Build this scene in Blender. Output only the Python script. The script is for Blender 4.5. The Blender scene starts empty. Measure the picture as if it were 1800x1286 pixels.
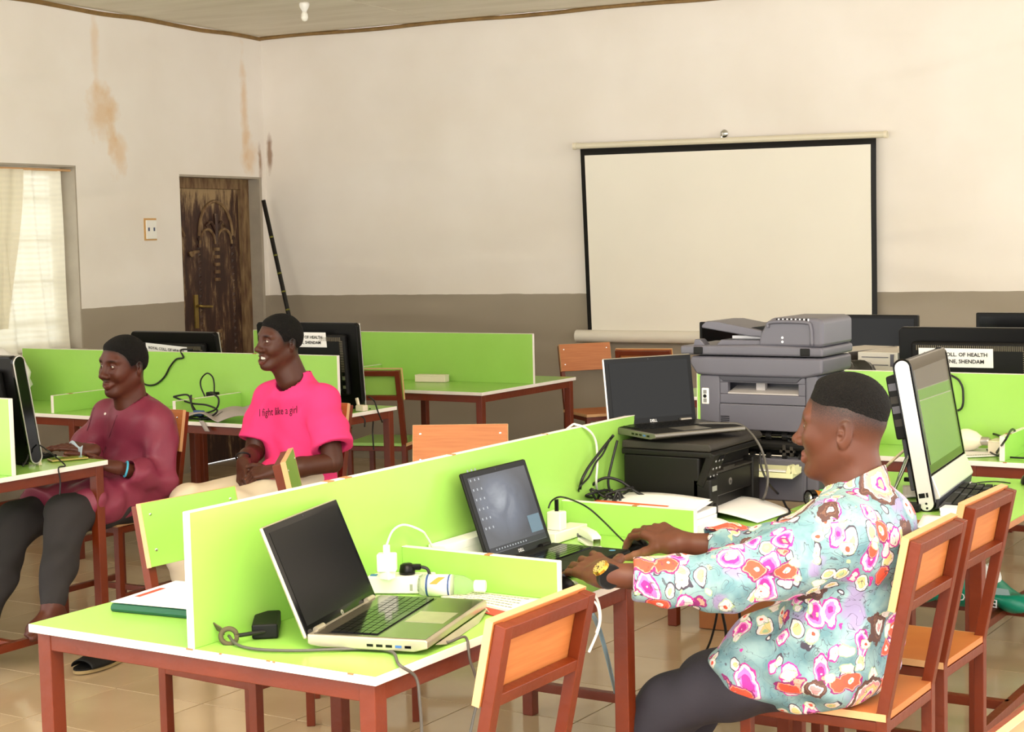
import bpy, bmesh, math, random
import numpy as np
from mathutils import Vector, Matrix
from mathutils.bvhtree import BVHTree

# ------------------------------------------------------------------ camera, sky, light, exposure
S = bpy.context.scene
COL = S.collection
YAW, PITCH, ROLL, FPX, EYE = 0.5652, 0.0778, -0.0230, 2900.0, 1.60
_f = Vector((-math.sin(YAW)*math.cos(PITCH), math.cos(YAW)*math.cos(PITCH), -math.sin(PITCH)))
_r = Vector((math.cos(YAW), math.sin(YAW), 0)); _u = _r.cross(_f)
_R = math.cos(ROLL)*_r + math.sin(ROLL)*_u; _U = -math.sin(ROLL)*_r + math.cos(ROLL)*_u
cam = bpy.data.cameras.new('camera'); camo = bpy.data.objects.new('camera', cam); COL.objects.link(camo)
camo.matrix_world = Matrix(((_R.x,_U.x,-_f.x,0),(_R.y,_U.y,-_f.y,0),(_R.z,_U.z,-_f.z,EYE),(0,0,0,1)))
cam.sensor_width = 36; cam.lens = FPX*36/1800; cam.clip_start = 0.05
S.camera = camo
W = bpy.data.worlds.new('world'); S.world = W; W.use_nodes = True
W.node_tree.nodes['Background'].inputs[0].default_value = (1.0, 0.98, 0.945, 1)
W.node_tree.nodes['Background'].inputs[1].default_value = 2.2
def area(name, loc, target, size, power, col=(1,0.95,0.87)):
    l = bpy.data.lights.new(name, 'AREA'); l.size = size; l.energy = power; l.color = col
    o = bpy.data.objects.new(name, l); COL.objects.link(o); o.location = loc
    o.rotation_euler = (Vector(target)-Vector(loc)).to_track_quat('-Z','Y').to_euler(); return o
area('camera_flash', (-0.25,-0.1,2.05), (-2.2,4.0,0.8), 0.35, 16)
area('bounced_flash', (-0.6,0.6,2.15), (-0.7,0.75,3.13), 0.4, 330)
S.view_settings.view_transform = 'Standard'; S.view_settings.look = 'None'
S.view_settings.exposure = 0.55; S.view_settings.gamma = 1.0
try: S.view_settings.use_curve_mapping = False
except Exception: pass
S.cycles.use_denoising = True
S.cycles.max_bounces = 6; S.cycles.diffuse_bounces = 3; S.cycles.glossy_bounces = 3
S.cycles.transmission_bounces = 4; S.cycles.transparent_max_bounces = 6

# a photo point on a plane of known height / depth (real places: table tops, floor, partitions)
def ray(x, y): return _R*((x-900)/FPX) - _U*((y-643)/FPX) + _f
def onz(x, y, z): d = ray(x, y); return Vector((0,0,EYE)) + d*((z-EYE)/d.z)
def onx(x, y, X): d = ray(x, y); return Vector((0,0,EYE)) + d*(X/d.x)
def ony(x, y, Y): d = ray(x, y); return Vector((0,0,EYE)) + d*(Y/d.y)

# ------------------------------------------------------------------ materials
def lin(c): return tuple(((v/255)/12.92 if v/255 <= 0.04045 else ((v/255+0.055)/1.055)**2.4) for v in c)
MATS = {}
def mat(name, rgb, rough=0.5, metal=0.0, spec=0.5, var=0.0, scale=8.0, bump=0.0, bscale=40.0, coat=0.0, stretch=(1,1,1), rgb2=None, emit=None, estr=1.0, alpha=1.0, trans=0.0, sss=0.0, ior=1.45):
    if name in MATS: return MATS[name]
    m = bpy.data.materials.new(name); m.use_nodes = True; nt = m.node_tree; b = nt.nodes['Principled BSDF']
    c = lin(rgb); b.inputs['Base Color'].default_value = (*c,1); b.inputs['Roughness'].default_value = rough
    b.inputs['Metallic'].default_value = metal; b.inputs['Specular IOR Level'].default_value = spec
    b.inputs['Coat Weight'].default_value = coat; b.inputs['Alpha'].default_value = alpha
    b.inputs['Transmission Weight'].default_value = trans; b.inputs['IOR'].default_value = ior
    if sss: b.inputs['Subsurface Weight'].default_value = sss; b.inputs['Subsurface Radius'].default_value = (0.012,0.005,0.003); 
    if emit: b.inputs['Emission Color'].default_value = (*lin(emit),1); b.inputs['Emission Strength'].default_value = estr
    if var or bump:
        tc = nt.nodes.new('ShaderNodeTexCoord'); mp = nt.nodes.new('ShaderNodeMapping'); mp.inputs['Scale'].default_value = stretch
        nt.links.new(tc.outputs['Object'], mp.inputs['Vector'])
        if var:
            n = nt.nodes.new('ShaderNodeTexNoise'); n.inputs['Scale'].default_value = scale; n.inputs['Detail'].default_value = 5
            nt.links.new(mp.outputs[0], n.inputs['Vector'])
            rp = nt.nodes.new('ShaderNodeMapRange'); rp.inputs['From Min'].default_value = 0.3; rp.inputs['From Max'].default_value = 0.7
            nt.links.new(n.outputs[0], rp.inputs[0])
            mx = nt.nodes.new('ShaderNodeMix'); mx.data_type = 'RGBA'
            c2 = lin(rgb2) if rgb2 else tuple(v*(1-var) for v in c)
            mx.inputs[6].default_value = (*c,1); mx.inputs[7].default_value = (*c2,1)
            nt.links.new(rp.outputs[0], mx.inputs[0]); nt.links.new(mx.outputs[2], b.inputs['Base Color'])
        if bump:
            n2 = nt.nodes.new('ShaderNodeTexNoise'); n2.inputs['Scale'].default_value = bscale; n2.inputs['Detail'].default_value = 3
            nt.links.new(mp.outputs[0], n2.inputs['Vector'])
            bp = nt.nodes.new('ShaderNodeBump'); bp.inputs['Strength'].default_value = bump; bp.inputs['Distance'].default_value = 0.01
            nt.links.new(n2.outputs[0], bp.inputs['Height']); nt.links.new(bp.outputs[0], b.inputs['Normal'])
    MATS[name] = m; return m
green = mat('green_laminate', (161,211,98), 0.24, var=0.06, scale=3, rgb2=(155,205,92))
edge = mat('white_edging', (246,238,228), 0.4, var=0.05, scale=12)
chip = mat('bare_chipboard', (190,130,80), 0.8, var=0.3, scale=60)
rust = mat('oxide_red_steel', (114,42,10), 0.4, var=0.25, scale=5, bump=0.15, bscale=30)
wood = mat('orange_wood_laminate', (200,124,66), 0.45, var=0.3, scale=5, stretch=(1.2,1.2,22), rgb2=(186,108,54))
wood_pale = mat('pale_wood_edge', (224,176,124), 0.5, var=0.12, scale=20)
brown_edge = mat('brown_edging', (170,110,64), 0.45, var=0.2, scale=18)
black = mat('black_plastic', (14,13,12), 0.32, spec=0.22)
black_matt = mat('matt_black_plastic', (20,19,18), 0.55, spec=0.25, var=0.2, scale=20)
gloss_black = mat('gloss_black_plastic', (8,8,8), 0.1, spec=0.3)
screen_dark = mat('dark_screen', (12,12,12), 0.12, spec=0.22)
screen_satin = mat('satin_screen', (10,10,10), 0.2, spec=0.2)
grey_plastic = mat('slate_grey_plastic', (92,90,98), 0.42, var=0.08, scale=6)
grey_dark = mat('dark_slate_plastic', (58,57,64), 0.5)
silver = mat('brushed_silver', (190,184,176), 0.28, metal=0.85)
chrome = mat('chrome', (225,225,225), 0.08, metal=1.0)
white_plastic = mat('white_plastic', (244,240,230), 0.35)
cream_plastic = mat('cream_plastic', (238,226,200), 0.45)
paper = mat('white_paper', (246,242,238), 0.85, var=0.04, scale=6)
ink = mat('black_ink', (22,20,20), 0.8)
white_ink = mat('pale_ink', (230,230,230), 0.6)
brass = mat('brass', (176,150,84), 0.35, metal=0.8, var=0.3, scale=30)

# ------------------------------------------------------------------ mesh helpers
class MB:
    def __init__(s): s.v=[]; s.f=[]; s.mi=[]; s.ms=[]
    def m(s, material):
        if material not in s.ms: s.ms.append(material)
        return s.ms.index(material)
    def add(s, vs, fs, material):
        k=len(s.v); i=s.m(material); s.v += [tuple(v) for v in vs]; s.f += [tuple(a+k for a in f) for f in fs]; s.mi += [i]*len(fs); return s
    def box(s, lo, hi, material, M=None):
        (a,b,c),(d,e,f)=lo,hi
        vs=[Vector(p) for p in ((a,b,c),(d,b,c),(d,e,c),(a,e,c),(a,b,f),(d,b,f),(d,e,f),(a,e,f))]
        if M: vs=[M@v for v in vs]
        return s.add(vs,[(0,3,2,1),(4,5,6,7),(0,1,5,4),(1,2,6,5),(2,3,7,6),(3,0,4,7)],material)
    def prism(s, pts, lo, hi, material, axis='z', M=None):
        n=len(pts)
        mk={'z':lambda p,h:Vector((p[0],p[1],h)),'y':lambda p,h:Vector((p[0],h,p[1])),'x':lambda p,h:Vector((h,p[0],p[1]))}[axis]
        vs=[mk(p,lo) for p in pts]+[mk(p,hi) for p in pts]
        if M: vs=[M@v for v in vs]
        return s.add(vs,[tuple(range(n-1,-1,-1)),tuple(range(n,2*n))]+[(i,(i+1)%n,n+(i+1)%n,n+i) for i in range(n)],material)
    def bar(s, a, b, w, material, h=None, up=(0,0,1)):
        a=Vector(a); b=Vector(b); d=(b-a).normalized(); up=Vector(up)
        if abs(d.dot(up))>0.99: up=Vector((0,1,0))
        x=d.cross(up).normalized(); y=x.cross(d).normalized(); h=h or w
        vs=[p+x*sx*w/2+y*sy*h/2 for p in (a,b) for sx,sy in ((-1,-1),(1,-1),(1,1),(-1,1))]
        return s.add(vs,[(0,1,2,3),(7,6,5,4),(0,4,5,1),(1,5,6,2),(2,6,7,3),(3,7,4,0)],material)
    def tube(s, pts, r, material, n=8, smooth=6, rad=None, closed=False):
        P=[Vector(p) for p in pts]
        if smooth and len(P)>2:
            Q=[]
            for i in range(len(P)-1):
                p0=P[max(i-1,0)];p1=P[i];p2=P[i+1];p3=P[min(i+2,len(P)-1)]
                for k in range(smooth):
                    t=k/smooth
                    Q.append(0.5*((2*p1)+(p2-p0)*t+(2*p0-5*p1+4*p2-p3)*t*t+(3*p1-p0-3*p2+p3)*t**3))
            Q.append(P[-1]); P=Q
        m=len(P); vs=[]; N=None
        for i in range(m):
            d=(P[min(i+1,m-1)]-P[max(i-1,0)])
            d=d.normalized() if d.length>1e-9 else Vector((0,0,1))
            if N is None: N=d.orthogonal().normalized()
            N=(N-d*N.dot(d)); N=N.normalized() if N.length>1e-6 else d.orthogonal().normalized()
            B=d.cross(N); rr=r if rad is None else rad[min(int(i*len(rad)/m),len(rad)-1)]
            vs += [P[i]+N*rr*math.cos(2*math.pi*k/n)+B*rr*math.sin(2*math.pi*k/n) for k in range(n)]
        fs=[(i*n+k,i*n+(k+1)%n,(i+1)*n+(k+1)%n,(i+1)*n+k) for i in range(m-1) for k in range(n)]
        fs += [tuple(range(n-1,-1,-1)),tuple((m-1)*n+k for k in range(n))]
        return s.add(vs,fs,material)
    def lathe(s, prof, material, n=20, M=None):     # prof: (radius, z)
        vs=[Vector((r*math.cos(2*math.pi*k/n),r*math.sin(2*math.pi*k/n),z)) for r,z in prof for k in range(n)]
        if M: vs=[M@v for v in vs]
        m=len(prof)
        fs=[(i*n+k,i*n+(k+1)%n,(i+1)*n+(k+1)%n,(i+1)*n+k) for i in range(m-1) for k in range(n)]
        fs += [tuple(range(n-1,-1,-1)),tuple((m-1)*n+k for k in range(n))]
        return s.add(vs,fs,material)
    def sheet(s, fn, nu, nv, material, thick=0.0):
        vs=[Vector(fn(i/nu,j/nv)) for j in range(nv+1) for i in range(nu+1)]
        fs=[(j*(nu+1)+i,j*(nu+1)+i+1,(j+1)*(nu+1)+i+1,(j+1)*(nu+1)+i) for j in range(nv) for i in range(nu)]
        return s.add(vs,fs,material)
    def build(s, name, parent=None, bevel=0.0, seg=2, smooth=False, loc=None, M=None, solid=0.0, subsurf=0):
        me=bpy.data.meshes.new(name); me.from_pydata(s.v,[],s.f)
        for m in s.ms: me.materials.append(m)
        me.polygons.foreach_set('material_index', s.mi); me.update()
        bm=bmesh.new(); bm.from_mesh(me); bmesh.ops.recalc_face_normals(bm, faces=bm.faces); bm.to_mesh(me); bm.free()
        if smooth: me.polygons.foreach_set('use_smooth',[True]*len(me.polygons))
        o=bpy.data.objects.new(name,me); COL.objects.link(o)
        if parent: o.parent=parent
        if M is not None: o.matrix_local=M
        if loc is not None: o.location=loc
        if solid: d=o.modifiers.new('solid','SOLIDIFY'); d.thickness=solid; d.offset=0
        if subsurf: d=o.modifiers.new('sub','SUBSURF'); d.levels=d.render_levels=subsurf
        if bevel:
            d=o.modifiers.new('bevel','BEVEL'); d.width=bevel; d.segments=seg; d.limit_method='ANGLE'; d.angle_limit=0.6
            if not smooth:
                me.polygons.foreach_set('use_smooth',[True]*len(me.polygons))
                w=o.modifiers.new('wn','WEIGHTED_NORMAL'); w.keep_sharp=True
        return o
def tag(o, label, cat=None, group=None, kind=None):
    if label: o['label']=label
    if cat: o['category']=cat
    if group: o['group']=group
    if kind: o['kind']=kind
    return o
def thing(name, label, cat, loc=(0,0,0), rz=0.0, group=None, M=None):
    o=bpy.data.objects.new(name,None); COL.objects.link(o); o.empty_display_size=0.05
    if M is not None: o.matrix_world=M
    else: o.location=loc; o.rotation_euler=(0,0,rz)
    return tag(o,label,cat,group)
def copy_tree(o, parent=None):
    c=o.copy(); COL.objects.link(c)
    if parent: c.parent=parent
    for ch in [x for x in S.objects if x.parent==o]: copy_tree(ch,c)
    return c
def frame(origin, x, z=(0,0,1)):
    x=Vector((x[0],x[1],x[2] if len(x)>2 else 0)).normalized(); z=Vector(z); y=z.cross(x).normalized(); z=x.cross(y).normalized()
    o=Vector(origin); return Matrix(((x.x,y.x,z.x,o.x),(x.y,y.y,z.y,o.y),(x.z,y.z,z.z,o.z),(0,0,0,1)))
def T(x,y,z): return Matrix.Translation((x,y,z))
def RX(a): return Matrix.Rotation(a,4,'X')
def RY(a): return Matrix.Rotation(a,4,'Y')
def RZ(a): return Matrix.Rotation(a,4,'Z')
def text_mesh(txt, size, align='CENTER', bold=False, extrude=0.0):
    cu=bpy.data.curves.new('txt','FONT'); cu.body=txt; cu.size=size; cu.align_x=align; cu.align_y='CENTER'; cu.extrude=extrude
    if bold: cu.offset=size*0.018
    cu.resolution_u=2
    o=bpy.data.objects.new('txt',cu); COL.objects.link(o)
    dg=bpy.context.evaluated_depsgraph_get(); me=bpy.data.meshes.new_from_object(o.evaluated_get(dg))
    bpy.data.objects.remove(o); bpy.data.curves.remove(cu); return me
def text(name, txt, size, M, material, parent, align='CENTER', bold=False, sx=1.0):
    me=text_mesh(txt,size,align,bold); me.transform(Matrix.Scale(sx,4,(1,0,0)))
    me.materials.clear(); me.materials.append(material)
    o=bpy.data.objects.new(name,me); COL.objects.link(o); o.parent=parent; o.matrix_local=M; return o

# ------------------------------------------------------------------ room shell
RA = 0.0977                                        # the room stands 5.6 degrees off the desk rows
CORNER = Vector((-8.21, 9.55, 0)); ROOM = Matrix.Translation(CORNER) @ RZ(RA)
WAINSCOT, CEIL = 1.205, 3.13
def struct(o, label=None): o['kind']='structure'; o.matrix_world = ROOM @ o.matrix_world if o.parent is None else o.matrix_world; return o
def wall_material(name, stains):
    m=bpy.data.materials.new(name); m.use_nodes=True; nt=m.node_tree; b=nt.nodes['Principled BSDF']; N=nt.nodes.new; L=nt.links.new
    tc=N('ShaderNodeTexCoord'); sp=N('ShaderNodeSeparateXYZ'); L(tc.outputs['Object'],sp.inputs[0])
    n=N('ShaderNodeTexNoise'); n.inputs['Scale'].default_value=1.3; n.inputs['Detail'].default_value=4; L(tc.outputs['Object'],n.inputs['Vector'])
    r=N('ShaderNodeValToRGB'); r.color_ramp.elements[0].color=(*lin((234,224,211)),1); r.color_ramp.elements[1].color=(*lin((243,235,225)),1)
    r.color_ramp.elements[0].position=0.3; r.color_ramp.elements[1].position=0.7; L(n.outputs[0],r.inputs[0])
    col=r.outputs[0]
    for (c,rad,amt,rgb) in stains:                    # water stains where they are on the plaster
        mp=N('ShaderNodeMapping'); mp.vector_type='POINT'; mp.inputs['Location'].default_value=[-c[i]/rad[i] for i in range(3)]; mp.inputs['Scale'].default_value=[1/q for q in rad]
        L(tc.outputs['Object'],mp.inputs[0])
        ln=N('ShaderNodeVectorMath'); ln.operation='LENGTH'; L(mp.outputs[0],ln.inputs[0])
        n2=N('ShaderNodeTexNoise'); n2.inputs['Scale'].default_value=9; n2.inputs['Detail'].default_value=5; L(tc.outputs['Object'],n2.inputs['Vector'])
        ad=N('ShaderNodeMath'); ad.operation='MULTIPLY_ADD'; ad.inputs[1].default_value=-1.6; ad.inputs[2].default_value=0.8; L(n2.outputs[0],ad.inputs[0])
        a2=N('ShaderNodeMath'); L(ln.outputs['Value'],a2.inputs[0]); L(ad.outputs[0],a2.inputs[1])
        mr=N('ShaderNodeMapRange'); mr.inputs['From Min'].default_value=1.0; mr.inputs['From Max'].default_value=0.25; mr.inputs['To Max'].default_value=amt; L(a2.outputs[0],mr.inputs[0])
        mx=N('ShaderNodeMix'); mx.data_type='RGBA'; L(mr.outputs[0],mx.inputs[0]); L(col,mx.inputs[6]); mx.inputs[7].default_value=(*lin(rgb),1); col=mx.outputs[2]
    n3=N('ShaderNodeTexNoise'); n3.inputs['Scale'].default_value=6; L(tc.outputs['Object'],n3.inputs['Vector'])
    wob=N('ShaderNodeMath'); wob.operation='MULTIPLY_ADD'; wob.inputs[1].default_value=0.012; L(n3.outputs[0],wob.inputs[0]); L(sp.outputs[2],wob.inputs[2])
    lt=N('ShaderNodeMath'); lt.operation='LESS_THAN'; lt.inputs[1].default_value=WAINSCOT+0.006; L(wob.outputs[0],lt.inputs[0])
    g=N('ShaderNodeMix'); g.data_type='RGBA'; L(lt.outputs[0],g.inputs[0]); L(col,g.inputs[6])
    r2=N('ShaderNodeValToRGB'); r2.color_ramp.elements[0].color=(*lin((150,138,120)),1); r2.color_ramp.elements[1].color=(*lin((166,153,134)),1); L(n.outputs[0],r2.inputs[0]); L(r2.outputs[0],g.inputs[7])
    L(g.outputs[2],b.inputs['Base Color'])
    rr=N('ShaderNodeMapRange'); rr.inputs['To Min'].default_value=0.75; rr.inputs['To Max'].default_value=0.45; L(lt.outputs[0],rr.inputs[0]); L(rr.outputs[0],b.inputs['Roughness'])
    # uneven trowelled plaster: long shallow ridges
    wv=N('ShaderNodeMapping'); wv.inputs['Scale'].default_value=(0.5,0.5,2.2); wv.inputs['Rotation'].default_value=(0.35,0.2,0); L(tc.outputs['Object'],wv.inputs[0])
    n4=N('ShaderNodeTexNoise'); n4.inputs['Scale'].default_value=1.6; n4.inputs['Detail'].default_value=0.5; n4.inputs['Distortion'].default_value=0.6; L(wv.outputs[0],n4.inputs['Vector'])
    bp=N('ShaderNodeBump'); bp.inputs['Strength'].default_value=0.5; bp.inputs['Distance'].default_value=0.10; L(n4.outputs[0],bp.inputs['Height']); L(bp.outputs[0],b.inputs['Normal'])
    return m
OR=(222,176,110)
wl_mat=wall_material('stained_cream_paint',[((0,-1.80,2.48),(0.4,0.17,0.22),0.55,OR),((0,-1.66,2.22),(0.4,0.10,0.16),0.5,OR),((0,-1.72,2.36),(0.4,0.06,0.3),0.4,OR),
   ((0,-0.24,2.55),(0.4,0.055,0.50),0.5,OR),((0,-0.20,2.25),(0.4,0.12,0.16),0.45,OR),((0,-0.06,2.2),(0.4,0.03,0.16),0.8,(150,110,70)),((0,-1.85,2.9),(0.4,0.05,0.3),0.35,OR)])
wb_mat=wall_material('cream_paint_back',[((0.045,0,2.28),(0.03,0.4,0.18),0.8,(140,100,66))])
reveal=mat('grey_reveal_paint',(176,164,146),0.7,var=0.12,scale=9,bump=0.4,bscale=14)
DV0,DV1,DTOP = 0.05,1.03,2.09                      # door opening along the side wall
WV0,WV1,WB,WTOP = 2.08,3.55,0.95,2.12              # window opening
wl=MB(); TH=0.22
for a,b,z0,z1 in ((-0.0,DV0,0,CEIL),(DV0,DV1,DTOP,CEIL),(DV1,WV0,0,CEIL),(WV0,WV1,WTOP,CEIL),(WV0,WV1,0,WB),(WV1,5.6,0,CEIL)):
    wl.box((-TH,-b,z0),(0,-a,z1),wl_mat)
wlo=struct(wl.build('wall_left'))
wb=MB(); wb.box((-TH,0,0),(9.5,TH,CEIL),wb_mat); wbo=struct(wb.build('wall_back'))
# ceiling of broad sheets with thin seams
ceil_mat=mat('dusty_ceiling_board',(236,227,208),0.55,var=0.2,scale=1.2,stretch=(1,5,1),rgb2=(218,207,184),bump=0.3,bscale=5)
cb=MB(); cb.box((-0.2,-9.6,CEIL+0.03),(9.5,0.2,CEIL+0.06),ceil_mat); ceil=struct(cb.build('ceiling'))
pm=MB(); pm.box((0.004,0.004,0),(1.536,2.436,0.03),ceil_mat); first=None
for i in range(6):
    for j in range(4):
        if first is None: first=pm.build('ceiling_panel',ceil,bevel=0.004); o=first
        else: o=first.copy(); COL.objects.link(o); o.parent=ceil
        o.location=(0.0+1.54*i,-0.0-2.44*(j+1),CEIL)
batten=mat('brown_beading',(150,116,66),0.6,var=0.35,scale=14)
t1=MB(); t1.tube([(0.0,-0.012-i*0.35,CEIL-0.016+0.006*math.sin(i*2.1)) for i in range(17)],0.016,batten,n=6,smooth=3); struct(t1.build('trim_1'))
t2=MB(); t2.tube([(i*0.35,-0.012,CEIL-0.014+0.005*math.sin(i*1.7)) for i in range(27)],0.014,batten,n=6,smooth=3); struct(t2.build('trim_2'))
# floor of square tiles
tile_mat=mat('beige_floor_tile',(188,165,133),0.12,var=0.16,scale=2.2,rgb2=(170,146,114),spec=0.5)
grout=mat('dark_grout',(120,96,70),0.9)
fb=MB(); fb.box((-9.6,0.6,-0.05),(1.2,11.2,-0.006),grout); flo=fb.build('floor'); flo['kind']='structure'
TS=0.423; X0,Y0=-3.974,4.19
cells=[]
for i in range(-13,12):
    for j in range(-8,16):
        cx,cy=X0+(i+.5)*TS,Y0+(j+.5)*TS
        if not(-9.4<cx<1.0 and 0.8<cy<11.0): continue
        d=Vector((cx,cy,-EYE)); D=d.dot(_f); px=900+FPX*d.dot(_R)/max(D,.1); py=643-FPX*d.dot(_U)/max(D,.1)
        vis = D>0.5 and -150<px<1950 and py<1420
        cells.append((0 if vis else 1, D, i, j, cx, cy))
cells.sort(); first=None; rest=MB()
for k,(nv,D,i,j,cx,cy) in enumerate(cells):
    h=TS/2-0.0022; dz=0.0007*math.sin(i*12.9+j*7.3)
    if k<290:
        if first is None:
            tb=MB(); tb.box((-h,-h,-0.012),(h,h,0),tile_mat); first=tb.build('tile',flo,bevel=0.0015,seg=1); o=first
        else: o=first.copy(); COL.objects.link(o); o.parent=flo
        o.location=(cx,cy,dz)
    else: rest.box((cx-h,cy-h,-0.012),(cx+h,cy+h,dz),tile_mat)
ro=rest.build('tile_field',flo); ro['kind']='stuff'

# ------------------------------------------------------------------ door_1 in the side wall
def rm(o): o.matrix_world = ROOM @ o.matrix_world; return o
dwood=bpy.data.materials.new('worn_brown_door'); dwood.use_nodes=True
nt=dwood.node_tree; N=nt.nodes.new; L=nt.links.new; b=nt.nodes['Principled BSDF']
tc=N('ShaderNodeTexCoord'); mp=N('ShaderNodeMapping'); mp.inputs['Scale'].default_value=(7,7,1.4); L(tc.outputs['Object'],mp.inputs[0])
n1=N('ShaderNodeTexNoise'); n1.inputs['Scale'].default_value=2.4; n1.inputs['Detail'].default_value=7; n1.inputs['Roughness'].default_value=0.7; L(mp.outputs[0],n1.inputs[0])
sp=N('ShaderNodeSeparateXYZ'); L(tc.outputs['Object'],sp.inputs[0])
zr=N('ShaderNodeMapRange'); zr.inputs['From Min'].default_value=1.80; zr.inputs['From Max'].default_value=2.06; zr.inputs['To Max'].default_value=0.24; L(sp.outputs[2],zr.inputs[0])
ad=N('ShaderNodeMath'); L(n1.outputs[0],ad.inputs[0]); L(zr.outputs[0],ad.inputs[1])
cr=N('ShaderNodeValToRGB'); e=cr.color_ramp.elements; e[0].position=0.47; e[0].color=(*lin((54,30,20)),1); e[1].position=0.68; e[1].color=(*lin((164,136,96)),1)
x=e.new(0.55); x.color=(*lin((78,50,34)),1); L(ad.outputs[0],cr.inputs[0]); L(cr.outputs[0],b.inputs['Base Color']); b.inputs['Roughness'].default_value=0.6
bp=N('ShaderNodeBump'); bp.inputs['Strength'].default_value=0.4; bp.inputs['Distance'].default_value=0.005; L(n1.outputs[0],bp.inputs['Height']); L(bp.outputs[0],b.inputs['Normal'])
dustw=mat('dusty_door_frame',(150,122,84),0.75,var=0.5,scale=7,stretch=(4,4,1),rgb2=(92,62,42))
door=thing('door_1','worn carved brown wooden double door with brass handle in the corner','door'); del door['category']; del door['label']; door['kind']='structure'; door.matrix_world=ROOM.copy()
fr=MB(); XB=-0.13
fr.box((XB-0.08,-DV1,0),(XB+0.03,-DV1+0.03,DTOP),dustw); fr.box((XB-0.08,-DV0-0.13,0),(XB+0.03,-DV0-0.03,DTOP),dustw); fr.box((XB-0.08,-DV1,DTOP-0.09),(XB+0.03,-DV0,DTOP),dustw)
fr.build('door_frame',door,bevel=0.004)
def leaf(y0,y1,name):
    m=MB(); m.box((XB-0.05,y0,0.008),(XB,y1,DTOP-0.086),dwood); o=m.build(name,door,bevel=0.003); return o
lf=leaf(-DV1+0.028,-0.82,'narrow_leaf'); ml=leaf(-0.818,-0.178,'main_leaf')
yc=-0.47; r=0.20; zs=1.66
mo=MB(); arc=lambda R,z0,cy,a0=0,a1=180,sq=1.0:[(XB+0.006,cy+R*math.cos(math.radians(a)),z0+sq*R*math.sin(math.radians(a))) for a in range(a0,a1+1,12)]
mo.tube(arc(r,zs,yc,0,180,1.25),0.012,dustw,n=6,smooth=2)
for s in(-1,1): mo.tube(arc(r*0.45,zs-0.06,yc+s*r*0.5,0,180,1.2),0.010,dustw,n=6,smooth=2); mo.tube([(XB+0.006,yc,zs+0.03),(XB+0.01,yc+s*0.06,zs+0.10),(XB+0.006,yc+s*0.12,zs+0.07)],0.012,dwood,n=6)
mo.tube([(XB+0.006,yc,zs-0.06),(XB+0.012,yc,zs+0.06),(XB+0.008,yc,zs+0.16)],0.016,dwood,n=6)
mo.build('carved_arch',ml)
for s in(-1,1):
    c=MB()
    for k in range(26): z=1.56-k*0.05; c.add([(XB,yc+s*r-.012,z),(XB,yc+s*r+.012,z),(XB,yc+s*r+.012,z+.03),(XB,yc+s*r-.012,z+.03),(XB+.014,yc+s*r,z+.02)],[(0,1,4),(1,2,4),(2,3,4),(3,0,4)],dwood)
    c.box((XB,yc+s*r-.02,1.58),(XB+.016,yc+s*r+.02,1.60),dwood); c.box((XB,yc+s*r-.02,1.63),(XB+.016,yc+s*r+.02,1.65),dwood)
    c.build('carved_column',ml)
cc=MB()
for k in range(5): cc.box((XB,yc-.03,1.55-k*.055),(XB+.014,yc+.03,1.575-k*.055),dustw)
for k in range(5): cc.box((XB,yc-.03,0.95-k*.055),(XB+.014,yc+.03,0.975-k*.055),dustw)
cc.build('carved_spindle',ml,bevel=0.003)
na=MB(); na.tube([(XB+.006,-DV1+.04,1.72),(XB+.006,-DV1+.09,1.79),(XB+.006,-DV1+.16,1.70),(XB+.006,-DV1+.185,1.66)],0.014,dustw,n=6); na.build('carved_arch',lf)
lk=MB(); lk.bar((XB+.012,-0.80,1.54),(XB+.012,-0.69,1.55),0.018,dustw); lk.tube([(XB+.015,-0.80,1.55),(XB+.02,-0.78,1.52),(XB+.015,-0.74,1.55)],0.012,dustw,n=6); lk.build('bolt_latch',ml)
hd=MB(); hd.box((XB,-0.755,1.00),(XB+.012,-0.715,1.24),brass); hd.tube([(XB+.01,-0.735,1.16),(XB+.045,-0.735,1.16),(XB+.05,-0.70,1.155),(XB+.045,-0.60,1.15)],0.010,brass,n=8); hd.build('door_handle',ml,bevel=0.003)
# opening lining (plastered grey reveal)
rv=MB(); rv.box((-TH,-DV0-.03,0),(-0.001,-DV0+.002,DTOP),reveal); rv.box((-TH,-DV1-.002,DTOP-.015),(-0.001,-DV0,DTOP+.003),reveal)
rv.build('trim_3').matrix_world=ROOM.copy(); bpy.data.objects['trim_3']['kind']='structure'

# ------------------------------------------------------------------ window_1 and its curtain
win=thing('window_1',None,None); win['kind']='structure'; win.matrix_world=ROOM.copy()
wf=mat('white_window_metal',(200,196,186),0.5); gls=mat('window_glass',(225,232,230),0.05,trans=1.0,ior=1.1)
w=MB()
for a,b in ((WV0,WV0+.05),(WV1-.05,WV1)): w.box((-.17,-b,WB),(-.12,-a,WTOP),wf)
for z in (WB,WTOP-.05): w.box((-.17,-WV1,z),(-.12,-WV0,z+.05),wf)
w.box((-.17,-2.84,WB),(-.12,-2.79,WTOP),wf); w.build('window_frame',win,bevel=.003)
for k in range(4):
    z=WB+.18+k*.26; g=MB(); g.bar((-.12,-WV1+.05,z),(-.12,-WV0-.05,z),.016,wf); g.build('security_bar',win)
for a,b in((WV0+.05,2.79),(2.84,WV1-.05)):
    for k in range(4):
        z=WB+.06+k*.26; g=MB(); g.box((-.16,-b,z),(-.155,-a,z+.25),gls); g.build('pane',win)
sl=MB(); sl.box((-TH,-WV1-.02,WB-.03),(0.02,-WV0+.02,WB+.002),reveal); sl.build('window_sill',win,bevel=.004)
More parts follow.
